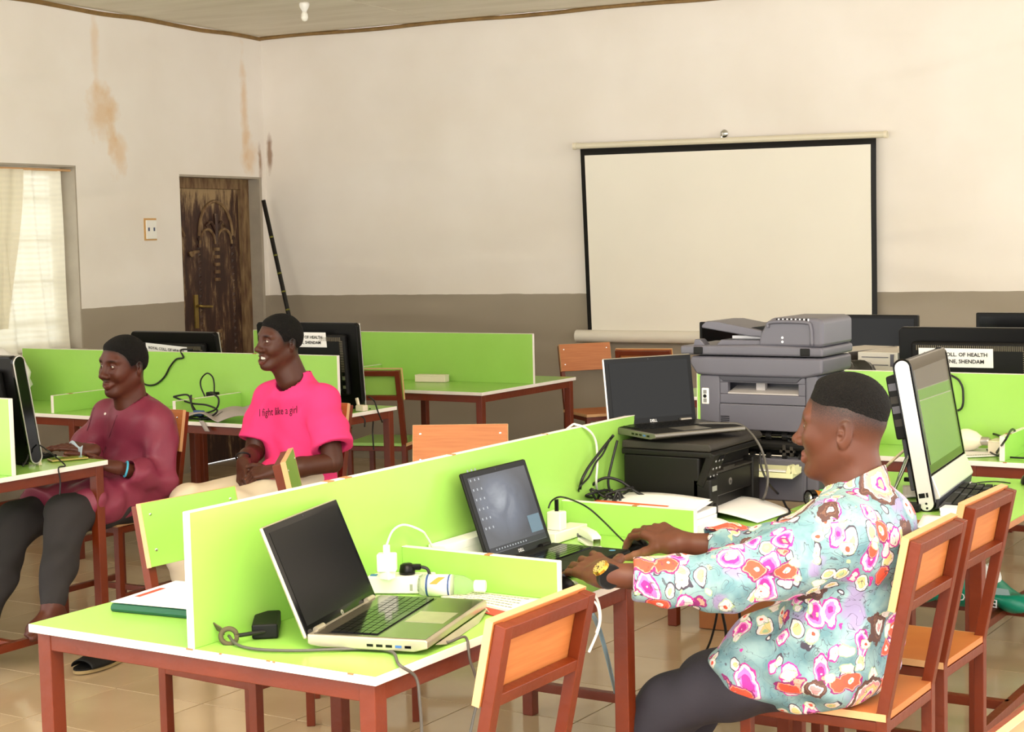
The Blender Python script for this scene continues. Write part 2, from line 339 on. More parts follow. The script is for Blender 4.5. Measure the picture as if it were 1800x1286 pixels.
lin_=MB(); lin_.box((-TH,-WV0-.012,WB),(-.001,-WV0+.002,WTOP),reveal); lin_.box((-TH,-WV1,WTOP-.012),(-.001,-WV0,WTOP+.003),reveal); lin_.build('window_lining',win)
cl=bpy.data.materials.new('sheer_cream_curtain'); cl.use_nodes=True; nt=cl.node_tree; nt.nodes.clear(); N=nt.nodes.new; L=nt.links.new
out=N('ShaderNodeOutputMaterial'); d=N('ShaderNodeBsdfDiffuse'); t=N('ShaderNodeBsdfTranslucent'); tr=N('ShaderNodeBsdfTransparent')
d.inputs[0].default_value=t.inputs[0].default_value=(*lin((240,232,212)),1)
m1=N('ShaderNodeMixShader'); m1.inputs[0].default_value=.45; L(d.outputs[0],m1.inputs[1]); L(t.outputs[0],m1.inputs[2])
tc=N('ShaderNodeTexCoord'); wvx=N('ShaderNodeTexWave'); wvx.bands_direction='Z'; wvx.inputs['Scale'].default_value=9; wvx.inputs['Distortion'].default_value=1; L(tc.outputs['Object'],wvx.inputs[0])
mr=N('ShaderNodeMapRange'); mr.inputs['To Min'].default_value=.02; mr.inputs['To Max'].default_value=.07; L(wvx.outputs[1],mr.inputs[0])
m2=N('ShaderNodeMixShader'); L(mr.outputs[0],m2.inputs[0]); L(m1.outputs[0],m2.inputs[1]); L(tr.outputs[0],m2.inputs[2]); L(m2.outputs[0],out.inputs[0])
cur=thing('curtain','sheer cream curtain hanging in the window opening','curtain',M=ROOM.copy())
def drape(u,v):
    y=-2.16-u*1.5-0.03*math.sin(v*3)*(1-u)+0.06*(1-v)*(u-.0); z=WTOP-.035-v*(1.13)
    return (-.055+.028*math.sin(u*34+1.5*math.sin(v*2.2)+v*1.2)*(0.4+v*.7)+.012*math.sin(u*71+v*3),y+0.05*v*math.sin(u*9)*.4,z)
c=MB(); c.sheet(drape,120,24,cl); c.build('cloth',cur,smooth=True)
def drape2(u,v): x,y,z=drape(.20+.5*u,v*.86); return(x+.035,y-.10-.16*(v**1.5)+.12*u*v,z)
c=MB(); c.sheet(drape2,50,20,cl); c.build('overlap_fold',cur,smooth=True)
rd=MB(); rd.tube([(-.04,-WV0-.01,WTOP-.03),(-.04,-WV1+.01,WTOP-.03)],.008,wood_pale,smooth=0); rd.build('curtain_wire',cur)

# ------------------------------------------------------------------ things on the walls and ceiling
sw=thing('wall_switch','white two-gang wall switch with rusty rim beside the window','switch',M=ROOM@T(0,-1.37,1.71))
m=MB(); m.box((0,-.062,-.075),(.008,.062,.075),mat('rust_stain_plastic',(206,160,100),.7)); m.build('back_box',sw)
m=MB(); m.box((.002,-.052,-.065),(.014,.058,.062),white_plastic); m.build('plate',sw,bevel=.003)
for s in(-1,1): m=MB(); m.box((.014,s*.028-.007,-.012),(.018,s*.028+.007,.012),mat('switch_rocker',(70,80,110),.5)); m.build('rocker',sw,bevel=.002)
bu=thing('ceiling_lamp_holder','small white lamp holder with bulb on the ceiling near the corner','lamp',loc=(-6.83,8.38,CEIL))
m=MB(); m.lathe([(.03,0),(.034,-.01),(.03,-.03),(.018,-.05),(.016,-.06)],white_plastic,n=16); m.build('holder',bu,smooth=True)
m=MB(); m.lathe([(.014,-.055),(.022,-.075),(.024,-.095),(.016,-.115),(.003,-.12)],mat('bulb_glass',(250,246,232),.2),n=16); m.build('bulb',bu,smooth=True)
scr=thing('projector_screen','white projection screen with black border hanging on the back wall','screen',M=ROOM)
def wp(px,py,off=0.0):                              # photo point on the back wall, room coordinates
    n=Vector((-math.sin(RA),math.cos(RA),0)); dd=ray(px,py); t=((CORNER-Vector((0,0,EYE))).dot(n)-off)/dd.dot(n); return ROOM.inverted()@(Vector((0,0,EYE))+dd*t)
fab=mat('screen_fabric',(244,237,222),.85,var=.05,scale=1.5)
A,B,Cc,Dd=wp(1020,262,.06),wp(1540,241,.06),wp(1542,585,.06),wp(1034,590,.06)
def q(u,v,o): p=A.lerp(B,u).lerp(Dd.lerp(Cc,u),v); return(p.x,p.y-o+.004*math.sin(u*5)*math.sin(v*6),p.z)
m=MB(); m.sheet(lambda u,v:q(u,v,0),24,16,mat('screen_border',(20,18,16),.7)); m.build('border',scr,smooth=True,solid=.002)
m=MB(); m.sheet(lambda u,v:q(.0155+u*.968,.035+v*.965,.004),24,16,fab); m.build('fabric',scr,smooth=True)
tb0,tb1=wp(1008,257,.06),wp(1560,236,.06); m=MB(); m.tube([tb0,tb1],.020,mat('cream_metal',(226,216,190),.4),n=12,smooth=0); tbo=m.build('top_bar',scr,smooth=False)
for p,d in((tb0,-1),(tb1,1)): m=MB(); m.tube([p,p+(tb1-tb0).normalized()*(-d*.02)],.024,cream_plastic,n=12,smooth=0); m.build('end_cap',tbo)
hk=wp(1271,240,.03); m=MB(); m.tube([hk+Vector((0,.03,.02)),hk+Vector((0,-.01,.02)),hk+Vector((0,-.03,0)),hk+Vector((.0,-.02,-.03))],.007,chrome,n=8); m.lathe([(.028,0),(.026,.006),(.012,.012)],chrome,n=16,M=Matrix.Translation(hk+Vector((0,.022,.02)))@RX(math.pi/2)); m.build('wall_hook',scr,smooth=True)
r0,r1=wp(1013,590,.07),wp(1562,597,.07); m=MB(); m.tube([r0,r1],.042,mat('case_metal',(228,220,204),.35),n=18,smooth=0); m.build('roller_case',scr,bevel=.004)
po=thing('leaning_pole','thin black pole with yellow flecks leaning in the room corner by the door','pole')
P0=onx(463,352,-8.12); P1=Vector((-7.60,9.35,0.0))
m=MB(); m.tube([P0,P1],.016,mat('flecked_black_paint',(24,22,18),.5),n=8,smooth=0); m.build('shaft',po,smooth=True)
for i in range(5):
    p=P0.lerp(P1,.14+i*.07); m=MB(); m.tube([p,P0.lerp(P1,.146+i*.07)],.0168,mat('yellow_fleck',(120,116,44),.6),n=8,smooth=0); m.build('paint_fleck',po,smooth=True)
# ------------------------------------------------------------------ desks: green tops, white edging, red steel frames, low partitions
def slab(name, lo, hi, parent, faces, edgem, edges):
    """green board with a thin edging strip as a part of its own along each listed side"""
    m=MB(); m.box(lo,hi,faces); o=m.build(name,parent,bevel=.0012,seg=1)
    return o
def strip(parent, lo, hi, m_=None, name='edge_band', chips=0, seed=1, axis=0):
    m=MB(); m.box(lo,hi,m_ or edge); o=m.build(name,parent,bevel=.001,seg=1)
    rnd=random.Random(seed)
    for k in range(chips):                                # spots where the edging has broken away
        L=hi[axis]-lo[axis]; c=lo[axis]+L*rnd.uniform(.05,.95); w=rnd.uniform(.003,.014)
        a=list(lo); b=list(hi); a[axis]=c-w; b[axis]=c+w
        a[2]=hi[2]-rnd.uniform(.0015,.003); b[2]=hi[2]+.0006
        for i in range(2):
            if i!=axis: a[i]-=.0006; b[i]+=.0006
        m=MB(); m.box(a,b,chip); m.build('chip',o)
    return o
def desk(label, x0,x1,y0,y1, along, part, parts_ends, dividers, loc=(0,0,0), rz=0.0, top=.75, eb=None, midlegs=(), legs_in=.0, chips=3, seed=1, pz=1.04, stretch=True, group='green computer desks'):
    d=thing('computer_desk',label,'desk',loc,rz,group); t=.018; E=eb or edge; w=.04
    m=MB(); m.box((x0+.001,y0+.001,top-t),(x1-.001,y1-.001,top),green); m.build('tabletop',d)
    for lo,hi,ax in (((x0-.001,y0-.0015,top-t-.001),(x1+.001,y0+.001,top-.0006),0),((x0-.001,y1-.001,top-t-.001),(x1+.001,y1+.0015,top-.0006),0),
                  ((x0-.0015,y0,top-t-.001),(x0+.001,y1,top-.0006),1),((x1-.001,y0,top-t-.001),(x1+.0015,y1,top-.0006),1)):
        strip(d,lo,hi,E,chips=chips,seed=seed+ax+int(lo[0]*10),axis=ax)
    i=.012+legs_in
    lx=[x0+i+w/2,x1-i-w/2]; ly=[y0+i+w/2,y1-i-w/2]; pts=[(a,b) for a in lx for b in ly]
    for v in midlegs: pts += [(v,ly[0]),(v,ly[1])] if along=='x' else [(lx[0],v),(lx[1],v)]
    for (a,b) in pts:
        m=MB(); m.box((a-w/2,b-w/2,0),(a+w/2,b+w/2,top-t-.001),rust); m.build('leg',d,bevel=.003)
    h=.042; z=top-t-h
    for b in ly: m=MB(); m.box((lx[0],b-w/2+.003,z),(lx[1],b+w/2-.003,top-t-.002),rust); m.build('apron',d,bevel=.002)
    for a in lx: m=MB(); m.box((a-w/2+.003,ly[0],z),(a+w/2-.003,ly[1],top-t-.002),rust); m.build('apron',d,bevel=.002)
    if stretch:
        if along=='x':
            for a in lx+list(midlegs): m=MB(); m.box((a-.015,ly[0],.085),(a+.015,ly[1],.115),rust); m.build('stretcher',d,bevel=.002)
            m=MB(); m.box((lx[0],(ly[0]+ly[1])/2-.015,.085),(lx[1],(ly[0]+ly[1])/2+.015,.115),rust); m.build('stretcher',d,bevel=.002)
        else:
            for b in ly+list(midlegs): m=MB(); m.box((lx[0],b-.015,.085),(lx[1],b+.015,.115),rust); m.build('stretcher',d,bevel=.002)
    if part is not None:
        a,b=parts_ends; p=.009
        if along=='x': lo,hi=(a,part-p,top),(b,part+p,pz)
        else: lo,hi=(part-p,a,top),(part+p,b,pz)
        m=MB(); m.box(lo,hi,green); po=m.build('partition',d,bevel=.001,seg=1)
        if along=='x':
            strip(po,(a,part-p-.0006,pz-.001),(b,part+p+.0006,pz+.0015),chips=chips,seed=seed+5,axis=0)
            for e in(a,b): strip(po,(e-.0015,part-p-.0006,top),(e+.0015,part+p+.0006,pz+.001))
        else:
            strip(po,(part-p-.0006,a,pz-.001),(part+p+.0006,b,pz+.0015),chips=chips,seed=seed+5,axis=1)
            for e in(a,b): strip(po,(part-p-.0006,e-.0015,top),(part+p+.0006,e+.0015,pz+.001))
        for (v,f0,f1) in dividers:
            zt=top+.09
            if along=='x': lo,hi=(v-p,f0,top),(v+p,f1,zt)
            else: lo,hi=(f0,v-p,top),(f1,v+p,zt)
            m=MB(); m.box(lo,hi,green); do=m.build('divider',d,bevel=.001,seg=1)
            lo2=(lo[0]-.0006,lo[1]-.0006,zt-.001); hi2=(hi[0]+.0006,hi[1]+.0006,zt+.0015); strip(do,lo2,hi2,chips=1,seed=seed+7,axis=0 if along=='y' else 1)
            e=(lambda q:((q-.0015,v-p-.0006,top),(q+.0015,v+p+.0006,zt+.001))) if along=='y' else (lambda q:((v-p-.0006,q-.0015,top),(v+p+.0006,q+.0015,zt+.001)))
            q=f1 if along=='y' else f0
            if abs(f0-part)<abs(f1-part): q=f1
            strip(do,*e(q))
    return d
A0,A1,B0,B1=-2.918,-1.935,2.526,4.65
desk('long green desk nearest the camera carrying two open laptops and a white-edged partition',A0,A1,B0,B1,'y',-2.42,(B0,B1),[(3.28,-2.411,-1.962),(4.062,-2.411,-1.99),(3.28,-2.90,-2.429),(4.062,-2.90,-2.429)],midlegs=(3.60,),chips=5,seed=3)
desk('green desk at which the man in maroon sits, black computer on its near end',-7.35,-4.885,3.70,4.665,'x',4.19,(-7.35,-4.885),[(-5.9,4.199,4.63)],midlegs=(-6.1,),chips=0)
desk('green desk row behind the maroon and pink shirted men with tangled cables on top',-7.75,-5.02,5.86,6.80,'x',6.37,(-7.3,-5.05),[(-6.545,5.885,6.361),(-5.69,5.885,6.361)],midlegs=(-6.4,),chips=1,rz=0.0)
desk('empty green desk against the back wall with one white box on it',-7.15,-5.0,7.57,8.60,'x',8.12,(-7.12,-5.0),[(-6.1,7.6,8.11)],midlegs=(-6.1,),chips=0)
desk('small green desk with brown edging under the tilted silver-framed computer',-1.97,-1.315,4.665,5.56,'x',None,None,[],eb=brown_edge,legs_in=.075,chips=0)
desk('green desk with partition behind the tilted computer, light bulb and papers on it',-3.06,-0.5,5.94,6.85,'x',6.27,(-3.05,-0.5),[(-1.685,5.96,6.261)],midlegs=(-1.8,),chips=1)
desk('farthest green desk below the projection screen carrying flat monitors',-4.0,-0.9,7.75,8.65,'x',8.3,(-4.0,-0.9),[],midlegs=(-2.4,),chips=0)

# ------------------------------------------------------------------ chairs: steel frame, board seat and back board (facing local +x)
def chair(label, loc, fwd, board=wood, seat=wood, bedge=wood_pale, group='red steel framed classroom chairs', name='classroom_chair', screws=True, top=.875):
    c=thing(name,label,'chair',(loc[0],loc[1],0),math.atan2(fwd[1],fwd[0]),group)
    t=.028; hw=.165; xr=-.175; xf=.175; zs=.44; lean=.085
    m=MB(); m.box((xf*-1-.012,-.18,zs),(xf+.022,.18,zs+.018),seat); so=m.build('seat',c,bevel=.001)
    m=MB()
    m.box((xf+.022,-.18,zs),(xf+.0235,.18,zs+.018),bedge); m.box((-xf-.012,-.1815,zs),(xf+.022,-.18,zs+.018),bedge); m.box((-xf-.012,.18,zs),(xf+.022,.1815,zs+.018),bedge)
    m.build('edge_band',so)
    for s in(-1,1):
        m=MB(); m.bar((xr,s*hw,0),(xr,s*hw,zs+.02),t,rust); m.build('leg',c,bevel=.002)
        m=MB(); m.bar((xr,s*hw,zs+.01),(xr-lean,s*hw,top),t,rust,up=(0,1,0)); m.build('back_upright',c,bevel=.002)
        m=MB(); m.bar((xf,s*hw,0),(xf,s*hw,zs),t,rust); m.build('leg',c,bevel=.002)
        m=MB(); m.bar((xr,s*hw,zs-.016),(xf,s*hw,zs-.016),t-.003,rust); m.build('seat_rail',c,bevel=.002)
        m=MB(); m.bar((xr,s*hw,.14),(xf,s*hw,.14),t-.004,rust); m.build('stretcher',c,bevel=.002)
    m=MB(); m.bar((xf,-hw,zs-.016),(xf,hw,zs-.016),t-.003,rust); m.build('seat_rail',c,bevel=.002)
    m=MB(); m.bar((xr,-hw,zs-.016),(xr,hw,zs-.016),t-.003,rust); m.build('seat_rail',c,bevel=.002)
    m=MB(); m.bar((0,-hw,.14),(0,hw,.14),t-.004,rust); m.build('stretcher',c,bevel=.002)
    B=Matrix.Translation((xr-lean,0,top))@RY(-math.atan2(lean,top-zs-.01))           # leaning plane of the back, z up along it
    m=MB(); m.box((-.013,-hw,-.030),(.013,hw,-.002),rust); m.build('back_rail',c,bevel=.002,M=B)
    m=MB(); m.box((-.012,-hw,-.172),(.012,hw,-.146),rust); m.build('back_rail',c,bevel=.002,M=B)
    m=MB(); m.box((.0145,-.183,-.175),(.032,.183,.004),board); bo=m.build('back_board',c,bevel=.001,M=B)
    m=MB(); m.box((.0145,-.1845,-.176),(.0325,-.183,.0045),bedge); m.box((.0145,.183,-.176),(.0325,.1845,.0045),bedge); m.box((.0145,-.183,.004),(.0325,.183,.0055),bedge); m.build('edge_band',bo)
    if screws:
        for s in(-1,1):
            for z in(-.03,-.13): m=MB(); m.lathe([(.005,0),(.004,.002),(.001,.0025)],chrome,n=8,M=T(.032,s*.155,z)@RY(math.pi/2)); m.build('screw',bo)
    return c
GB=dict(board=green,seat=green)
chair('orange wooden chair tucked into the nearest desk in front of the big laptop',(-1.992,2.845),(-1,0),top=.842)
chair('wooden chair under the man in the patterned shirt',(-1.50,3.86),(-1,.0))
chair('empty wooden chair beside the man in the patterned shirt, under the keyboard',(-1.525,4.385),(-1,.02))
chair('chair with bright green back board and chipped top edge behind the nearest partition',(-3.075,3.45),(1,-.06),**GB)
chair('orange-backed chair turned askew beyond the nearest partition, screws in its back',(-3.45,5.025),(.47,-.88))
chair('chair with green back board seen from behind between two green desks',(-5.68,7.60),(-.28,.96),**GB)
chair('orange wooden chair facing out beside the end of the back desk',(-5.275,9.38),(.8,-.59))
chair('orange wooden chair seen from behind near the roller of the projection screen',(-4.88,9.40),(-.2,.98))
chair('green-backed chair twisted in front of the hands of the man in pink',(-3.42,4.403),(.809,.588),**GB)
chair('wooden chair holding the man in the maroon shirt',(-5.205,5.02),(0.03,-1))
chair('chair holding the man in the pink t-shirt',(-4.70,5.52),(-.05,-1))
chair('wooden chair nearest the camera with a patterned cloth over its back',(-.405,2.47),(1,-.05))
# ------------------------------------------------------------------ laptops
def laptop(label, origin, fwd, w, d, base_mat, deck_mat, back_mat, scr_len, lean, screen_m, brand, bz=.012, thick=.022, key_m=black, power=None, tilt_feet=True, pad_right=True):
    """hinge line along local y through the origin, user side at +x; lean = how far the lid falls back per unit length"""
    M=frame(origin,(fwd[0],fwd[1],0)); t=thing('laptop',label,'laptop',M=M)
    z0=bz
    m=MB(); pr=[(0.006,z0+.003),(.03,z0),(d-.03,z0),(d,z0+.008),(d,z0+thick-.004),(d-.004,z0+thick),(0,z0+thick),(0,z0+.006)]
    m.prism(pr,-w/2,w/2,base_mat,axis='y'); b=m.build('base',t,bevel=.0025)
    m=MB(); m.box((.012,-w/2+.006,z0+thick-.0005),(d-.006,w/2-.006,z0+thick+.0008),deck_mat); m.build('deck',b)
    rows=6; kx0,kx1=.045,d*.56; ky=w/2-.022; cols=15
    m=MB(); m.box((kx0-.004,-ky-.004,z0+thick+.0002),(kx1+.004,ky+.004,z0+thick+.0012),gloss_black if key_m is not black else black_matt); m.build('keyboard_well',b)
    m=MB(); px=(kx1-kx0)/rows; py=2*ky/cols; rnd=random.Random(len(label))
    for r in range(rows):
        c=0
        while c<cols:
            n=1
            if r==rows-1 and c==4: n=5
            elif r in(2,3) and c==cols-2: n=2
            m.box((kx0+r*px+.0011,-ky+c*py+.0011,z0+thick+.001),(kx0+(r+1)*px-.0011,-ky+(c+n)*py-.0011,z0+thick+.0034),key_m); c+=n
    ko=m.build('keys',b); ko['kind']='stuff'
    m=MB(); m.box((kx1+.012,-.05,z0+thick+.0006),(d-.018,.05,z0+thick+.0012),base_mat); m.build('touchpad',b)
    for s in(-1,1): m=MB(); m.tube([(.004,s*w*.36-.02,z0+thick+.001),(.004,s*w*.36+.02,z0+thick+.001)],.0065,back_mat,n=10,smooth=0); m.build('hinge',b)
    ports=MB()
    for k in range(5): ports.box((d*.50+k*.021,-w/2-.0006,z0+.007),(d*.50+k*.021+.014,-w/2+.002,z0+.0125),mat('port_blue',(60,100,160),.4) if k==3 else gloss_black)
    po=ports.build('ports',b); po['kind']='stuff'
    a=math.asin(lean); L=T(0,0,z0+thick*.6)@RY(-a)                         # lid plane: local z up the lid
    m=MB(); m.box((-.010,-w/2,0),(.0,w/2,scr_len),back_mat); lid=m.build('lid',t,bevel=.005,seg=3,M=L)
    m=MB(); m.box((-.002,-w/2+.003,.004),(.0015,w/2-.003,scr_len-.003),gloss_black if brand=='hp' else black); m.build('bezel',lid,bevel=.001)
    m=MB(); m.box((.001,-w/2+.018,.024),(.0022,w/2-.018,scr_len-.017),screen_m); so=m.build('display',lid)
    LT=Matrix(((0,0,1,.0024),(1,0,0,0),(0,1,0,.013),(0,0,0,1)))
    if brand=='hp':
        m=MB(); m.lathe([(.0062,0),(.0062,.0006)],silver,n=20,M=T(.0016,0,.013)@RY(math.pi/2)); ho=m.build('round_emblem',lid)
        text('lettering','hp',.008,T(.0024,0,.013)@Matrix(((0,0,1,0),(1,0,0,0),(0,1,0,0),(0,0,0,1))),ink,lid)
    else: text('lettering',brand,.012,LT,white_ink,lid,bold=True)
    m=MB(); m.lathe([(.002,0),(.0018,.0005)],grey_dark,n=10,M=T(.0016,0,scr_len-.009)@RY(math.pi/2)); m.build('webcam',lid)
    return t,lid,so
deck=mat('smoked_grey_deck',(92,84,70),.16,metal=.55,coat=.2); oldsil=mat('worn_silver_shell',(196,186,164),.3,metal=.6,var=.2,scale=14)
lap1,lid1,_=laptop('big open silver laptop with blank dark screen on the near corner of the nearest desk',(-2.243,2.821,.751),(.966,.259),.390,.268,oldsil,deck,oldsil,.252,.38,screen_satin,'hp',bz=.006,thick=.026,key_m=gloss_black)
m=MB(); m.add([(.19,.17,.006),(.268,.19,.012),(.275,.197,-.001),(.20,.197,.002)],[(0,1,2,3)],oldsil); m.add([(.268,-.15,.012),(.276,-.10,.001),(.279,.10,-.001),(.27,.19,.012)],[(0,1,2,3)],oldsil); m.build('cracked_shell',lap1,solid=.002)
desk_scr=bpy.data.materials.new('lit_desktop_screen'); desk_scr.use_nodes=True; nt=desk_scr.node_tree; b=nt.nodes['Principled BSDF']; N=nt.nodes.new; L=nt.links.new
b.inputs['Base Color'].default_value=(.01,.01,.012,1); b.inputs['Roughness'].default_value=.25
tc=N('ShaderNodeTexCoord'); n=N('ShaderNodeTexNoise'); n.inputs['Scale'].default_value=11; n.inputs['Detail'].default_value=4; n.inputs['Distortion'].default_value=.8; L(tc.outputs['Object'],n.inputs['Vector'])
sp=N('ShaderNodeSeparateXYZ'); L(tc.outputs['Object'],sp.inputs[0])
gr=N('ShaderNodeMapping'); gr.inputs['Location'].default_value=(0,.15,-1.55); gr.inputs['Scale'].default_value=(0,8.5,10.5); L(tc.outputs['Object'],gr.inputs[0])
ln=N('ShaderNodeVectorMath'); ln.operation='LENGTH'; L(gr.outputs[0],ln.inputs[0])
mr=N('ShaderNodeMapRange'); mr.inputs['From Min'].default_value=1.1; mr.inputs['From Max'].default_value=.1; L(ln.outputs['Value'],mr.inputs[0])
mu=N('ShaderNodeMath'); mu.operation='MULTIPLY'; L(mr.outputs[0],mu.inputs[0]); L(n.outputs[0],mu.inputs[1])
cr=N('ShaderNodeValToRGB'); e=cr.color_ramp.elements; e[0].color=(*lin((40,44,54)),1); e[1].color=(*lin((150,156,164)),1); e[1].position=.55; x=e.new(.28); x.color=(*lin((84,92,108)),1); L(mu.outputs[0],cr.inputs[0])
L(cr.outputs[0],b.inputs['Emission Color']); b.inputs['Emission Strength'].default_value=.75
lap2,lid2,disp2=laptop('open black laptop with a lit desktop between the man\'s hands',(-2.287,3.634,.751),(1,0),.312,.240,black_matt,black_matt,black_matt,.246,.335,desk_scr,'DELL',bz=.004,thick=.018,key_m=gloss_black)
icon=mat('icon_white',(20,20,20),.5,emit=(200,205,210),estr=.6); icon2=mat('window_blue',(20,20,20),.5,emit=(120,150,165),estr=.6); bar_m=mat('taskbar_dark',(10,10,12),.4,emit=(36,38,48),estr=.6)
m=MB(); rnd=random.Random(4); xs=.0027
for c in range(3):
    for r in range(7):
        y=-.130+c*.018+rnd.uniform(-.001,.001); z=.245-r*.026; m.add([(xs,y,z),(xs,y+.006,z),(xs,y+.006,z+.006),(xs,y,z+.006)],[(0,1,2,3)],icon)
for c in range(12): y=-.11+c*.013; m.add([(xs,y,.031),(xs,y+.005,.031),(xs,y+.005,.035),(xs,y,.035)],[(0,1,2,3)],icon)
ic=m.build('desktop_icons',disp2); ic['kind']='stuff'
m=MB(); m.add([(xs-.0002,-.137,.026),(xs-.0002,.137,.026),(xs-.0002,.137,.040),(xs-.0002,-.137,.040)],[(0,1,2,3)],bar_m); m.build('task_bar',disp2)
m=MB(); m.add([(xs,.075,.048),(xs,.134,.048),(xs,.134,.095),(xs,.075,.095)],[(0,1,2,3)],icon2); m.build('notification_window',disp2)
m=MB(); m.lathe([(.009,0),(.009,.0004)],mat('sticker_blue',(90,150,200),.4),n=16,M=T(.205,.12,.0232)); m.build('round_sticker',lap2)
lap3,lid3,_=laptop('open black laptop standing askew on top of the black desktop printer',(-2.375,4.563,.992),(.867,-.497),.325,.262,mat('dark_metal_shell',(120,116,108),.35,metal=.6),black_matt,silver,.216,.14,screen_dark,'DELL',bz=.002,thick=.02)

# ------------------------------------------------------------------ black laser printer at the far end of the nearest desk (control side faces +x)
pr=thing('desktop_printer','black multifunction laser printer with tilted control panel under an open laptop','printer',loc=(-2.09,4.37,.751),group=None)
pb=mat('printer_black',(24,22,19),.42,spec=.3,var=.12,scale=9); pdust=mat('printer_dusty_black',(52,47,40),.6,var=.4,scale=5)
dpt,wd,ht=.29,.36,.19
m=MB(); m.box((-dpt,0,0),(-.035,wd,ht),pb); body=m.build('body',pr,bevel=.008)
m=MB(); m.box((-.06,0,0),(0,.055,.125),pb); m.build('front_pillar',pr,bevel=.006)
m=MB(); m.box((-.06,wd-.05,0),(-.002,wd,.155),pb); m.build('front_pillar',pr,bevel=.006)
m=MB(); m.box((-.06,.055,.065),(-.008,wd-.05,.135),pb); fd=m.build('front_door',pr,bevel=.004)
m=MB(); m.lathe([(.011,0),(.011,.001)],silver,n=20,M=T(-.0078,.155,.100)@RY(math.pi/2)); eo=m.build('round_emblem',fd)
text('lettering','hp',.013,T(-.0060,.155,.100)@Matrix(((0,0,1,0),(1,0,0,0),(0,1,0,0),(0,0,0,1))),ink,fd,bold=True)
m=MB(); m.box((-.10,.055,.135),(-.004,wd-.05,.142),pdust); m.build('output_lip',pr,bevel=.002)
m=MB(); m.box((-.20,.05,.146),(-.03,wd-.06,.150),pdust); m.box((-.03,.10,.140),(-.004,.18,.149),pdust); m.build('output_tray',pr)
CP=T(-.03,.005,.118)@RY(.38)
m=MB(); m.box((-.012,-.008,-.015),(.014,.075,.092),pb); cp=m.build('control_panel',pr,bevel=.004,M=CP)
for k in range(9): m=MB(); m.lathe([(.0035,0),(.003,.002)],mat('button_grey',(150,150,150),.4),n=8,M=T(.014,.015+.022*(k%3),.02+.025*(k//3))@RY(math.pi/2)); m.build('button',cp)
m=MB(); m.box((.014,.03,.07),(.015,.065,.085),screen_dark); m.build('display',cp)
m=MB(); m.box((-dpt-.004,-.004,ht-.002),(.004,wd+.004,ht+.016),pb); sc=m.build('scanner_bed',pr,bevel=.004)
m=MB(); m.prism([(-dpt-.002,ht+.017),(.002,ht+.017),(.008,ht+.026),(0,ht+.040),(-dpt,ht+.040)],-.006,wd+.006,pdust,axis='y'); m.build('scanner_lid',pr,bevel=.004)
m=MB(); m.box((-.0,.012,.088),(.0012,.042,.103),mat('badge_silver',(150,150,140),.4)); m.build('name_badge',pr)
m=MB(); m.lathe([(.012,0),(.011,.003),(.006,.004)],black,n=14,M=T(0,.03,.04)@RY(math.pi/2)); m.build('power_button',pr,smooth=True)
m=MB(); m.box((-.12,.06,.01),(-.03,wd-.06,.022),mat('tray_slate',(96,104,116),.5)); m.build('paper_cassette',pr,bevel=.003)
pp=thing('printed_sheet','white sheets sliding out of the black printer over the desk edge','paper')
def sh(u,v): 
    a=Vector((-2.16,4.43,.775)).lerp(Vector((-1.955,4.40,.7535)),u); b_=Vector((-2.16,4.66,.775)).lerp(Vector((-1.94,4.62,.754)),u); p=a.lerp(b_,v); p.z+=.010*math.sin(u*3.1)*(.5+v*.8); return p
for k in range(3):
    m=MB(); m.sheet(lambda u,v:sh(u,v)+Vector((-.01*k,.008*k,.0016*k)),14,6,paper); m.build('sheet',pp,smooth=True,solid=.0006)

# ------------------------------------------------------------------ big grey office copier-printer seen from behind
mf=thing('office_printer','tall slate grey office printer with document feeder and open lower cover','printer',loc=(-1.905,4.80,.751))
X=lambda a:a                                                   # local x runs left (negative) from the right front edge
dp=.24
def blk(name,lo,hi,m_=grey_plastic,bev=.008,par=None): m=MB(); m.box(lo,hi,m_); return m.build(name,par or mf,bevel=bev,seg=3)
blk('base',(-.425,.0,0),(-.06,dp,.135))
blk('tray_cassette',(-.40,-.004,.004),(-.07,.01,.10),grey_plastic,.003)
blk('right_body',(-.062,-.002,0),(-.02,dp,.40))
blk('left_body',(-.425,-.002,.12),(-.352,dp,.395))
blk('back_shell',(-.36,.07,.12),(-.06,dp,.39),grey_dark)
up=MB()                                                        # upper back cover with its paper slot
for lo,hi in (((-.352,.0,.305),(-.062,.02,.335)),((-.352,0,.335),(-.325,.02,.372)),((-.085,0,.335),(-.062,.02,.372)),((-.352,0,.372),(-.062,.02,.392))): up.box(lo,hi,grey_plastic)
up.build('slot_frame',mf,bevel=.002)
blk('back_cover',(-.352,-.006,.222),(-.062,.016,.304),grey_plastic,.004)
m=MB(); m.prism([(.0,.336),(.07,.352),(.07,.356),(0,.340)],-.325,-.085,mat('slot_tray_grey',(170,164,160),.5),axis='x'); m.build('slot_tray',mf)
m=MB(); m.box((-.24,.03,.345),(-.21,.05,.37),mat('slot_tray_grey',(170,164,160),.5)); m.build('paper_guide',mf)
blk('fuser_roller_box',(-.352,.03,.12),(-.062,.07,.222),black,.003)
for z,r,c in((.205,.007,chrome),(.175,.016,black_matt),(.140,.006,chrome)):
    m=MB(); m.tube([(-.345,.018,z),(-.066,.018,z)],r,c,n=12,smooth=0); ro=m.build('roller',mf,smooth=False)
    if r<.01:
        for k in range(5): m=MB(); m.tube([(-.31+k*.055,.018,z),(-.295+k*.055,.018,z)],r+.006,black_matt,n=10,smooth=0); m.build('roller_ring',ro)
m=MB(); m.box((-.15,.0,.155),(-.10,.01,.163),pdust); m.box((-.14,.0,.145),(-.13,.01,.18),pdust); m.box((-.115,.0,.145),(-.105,.01,.175),pdust); m.build('release_lever',mf)
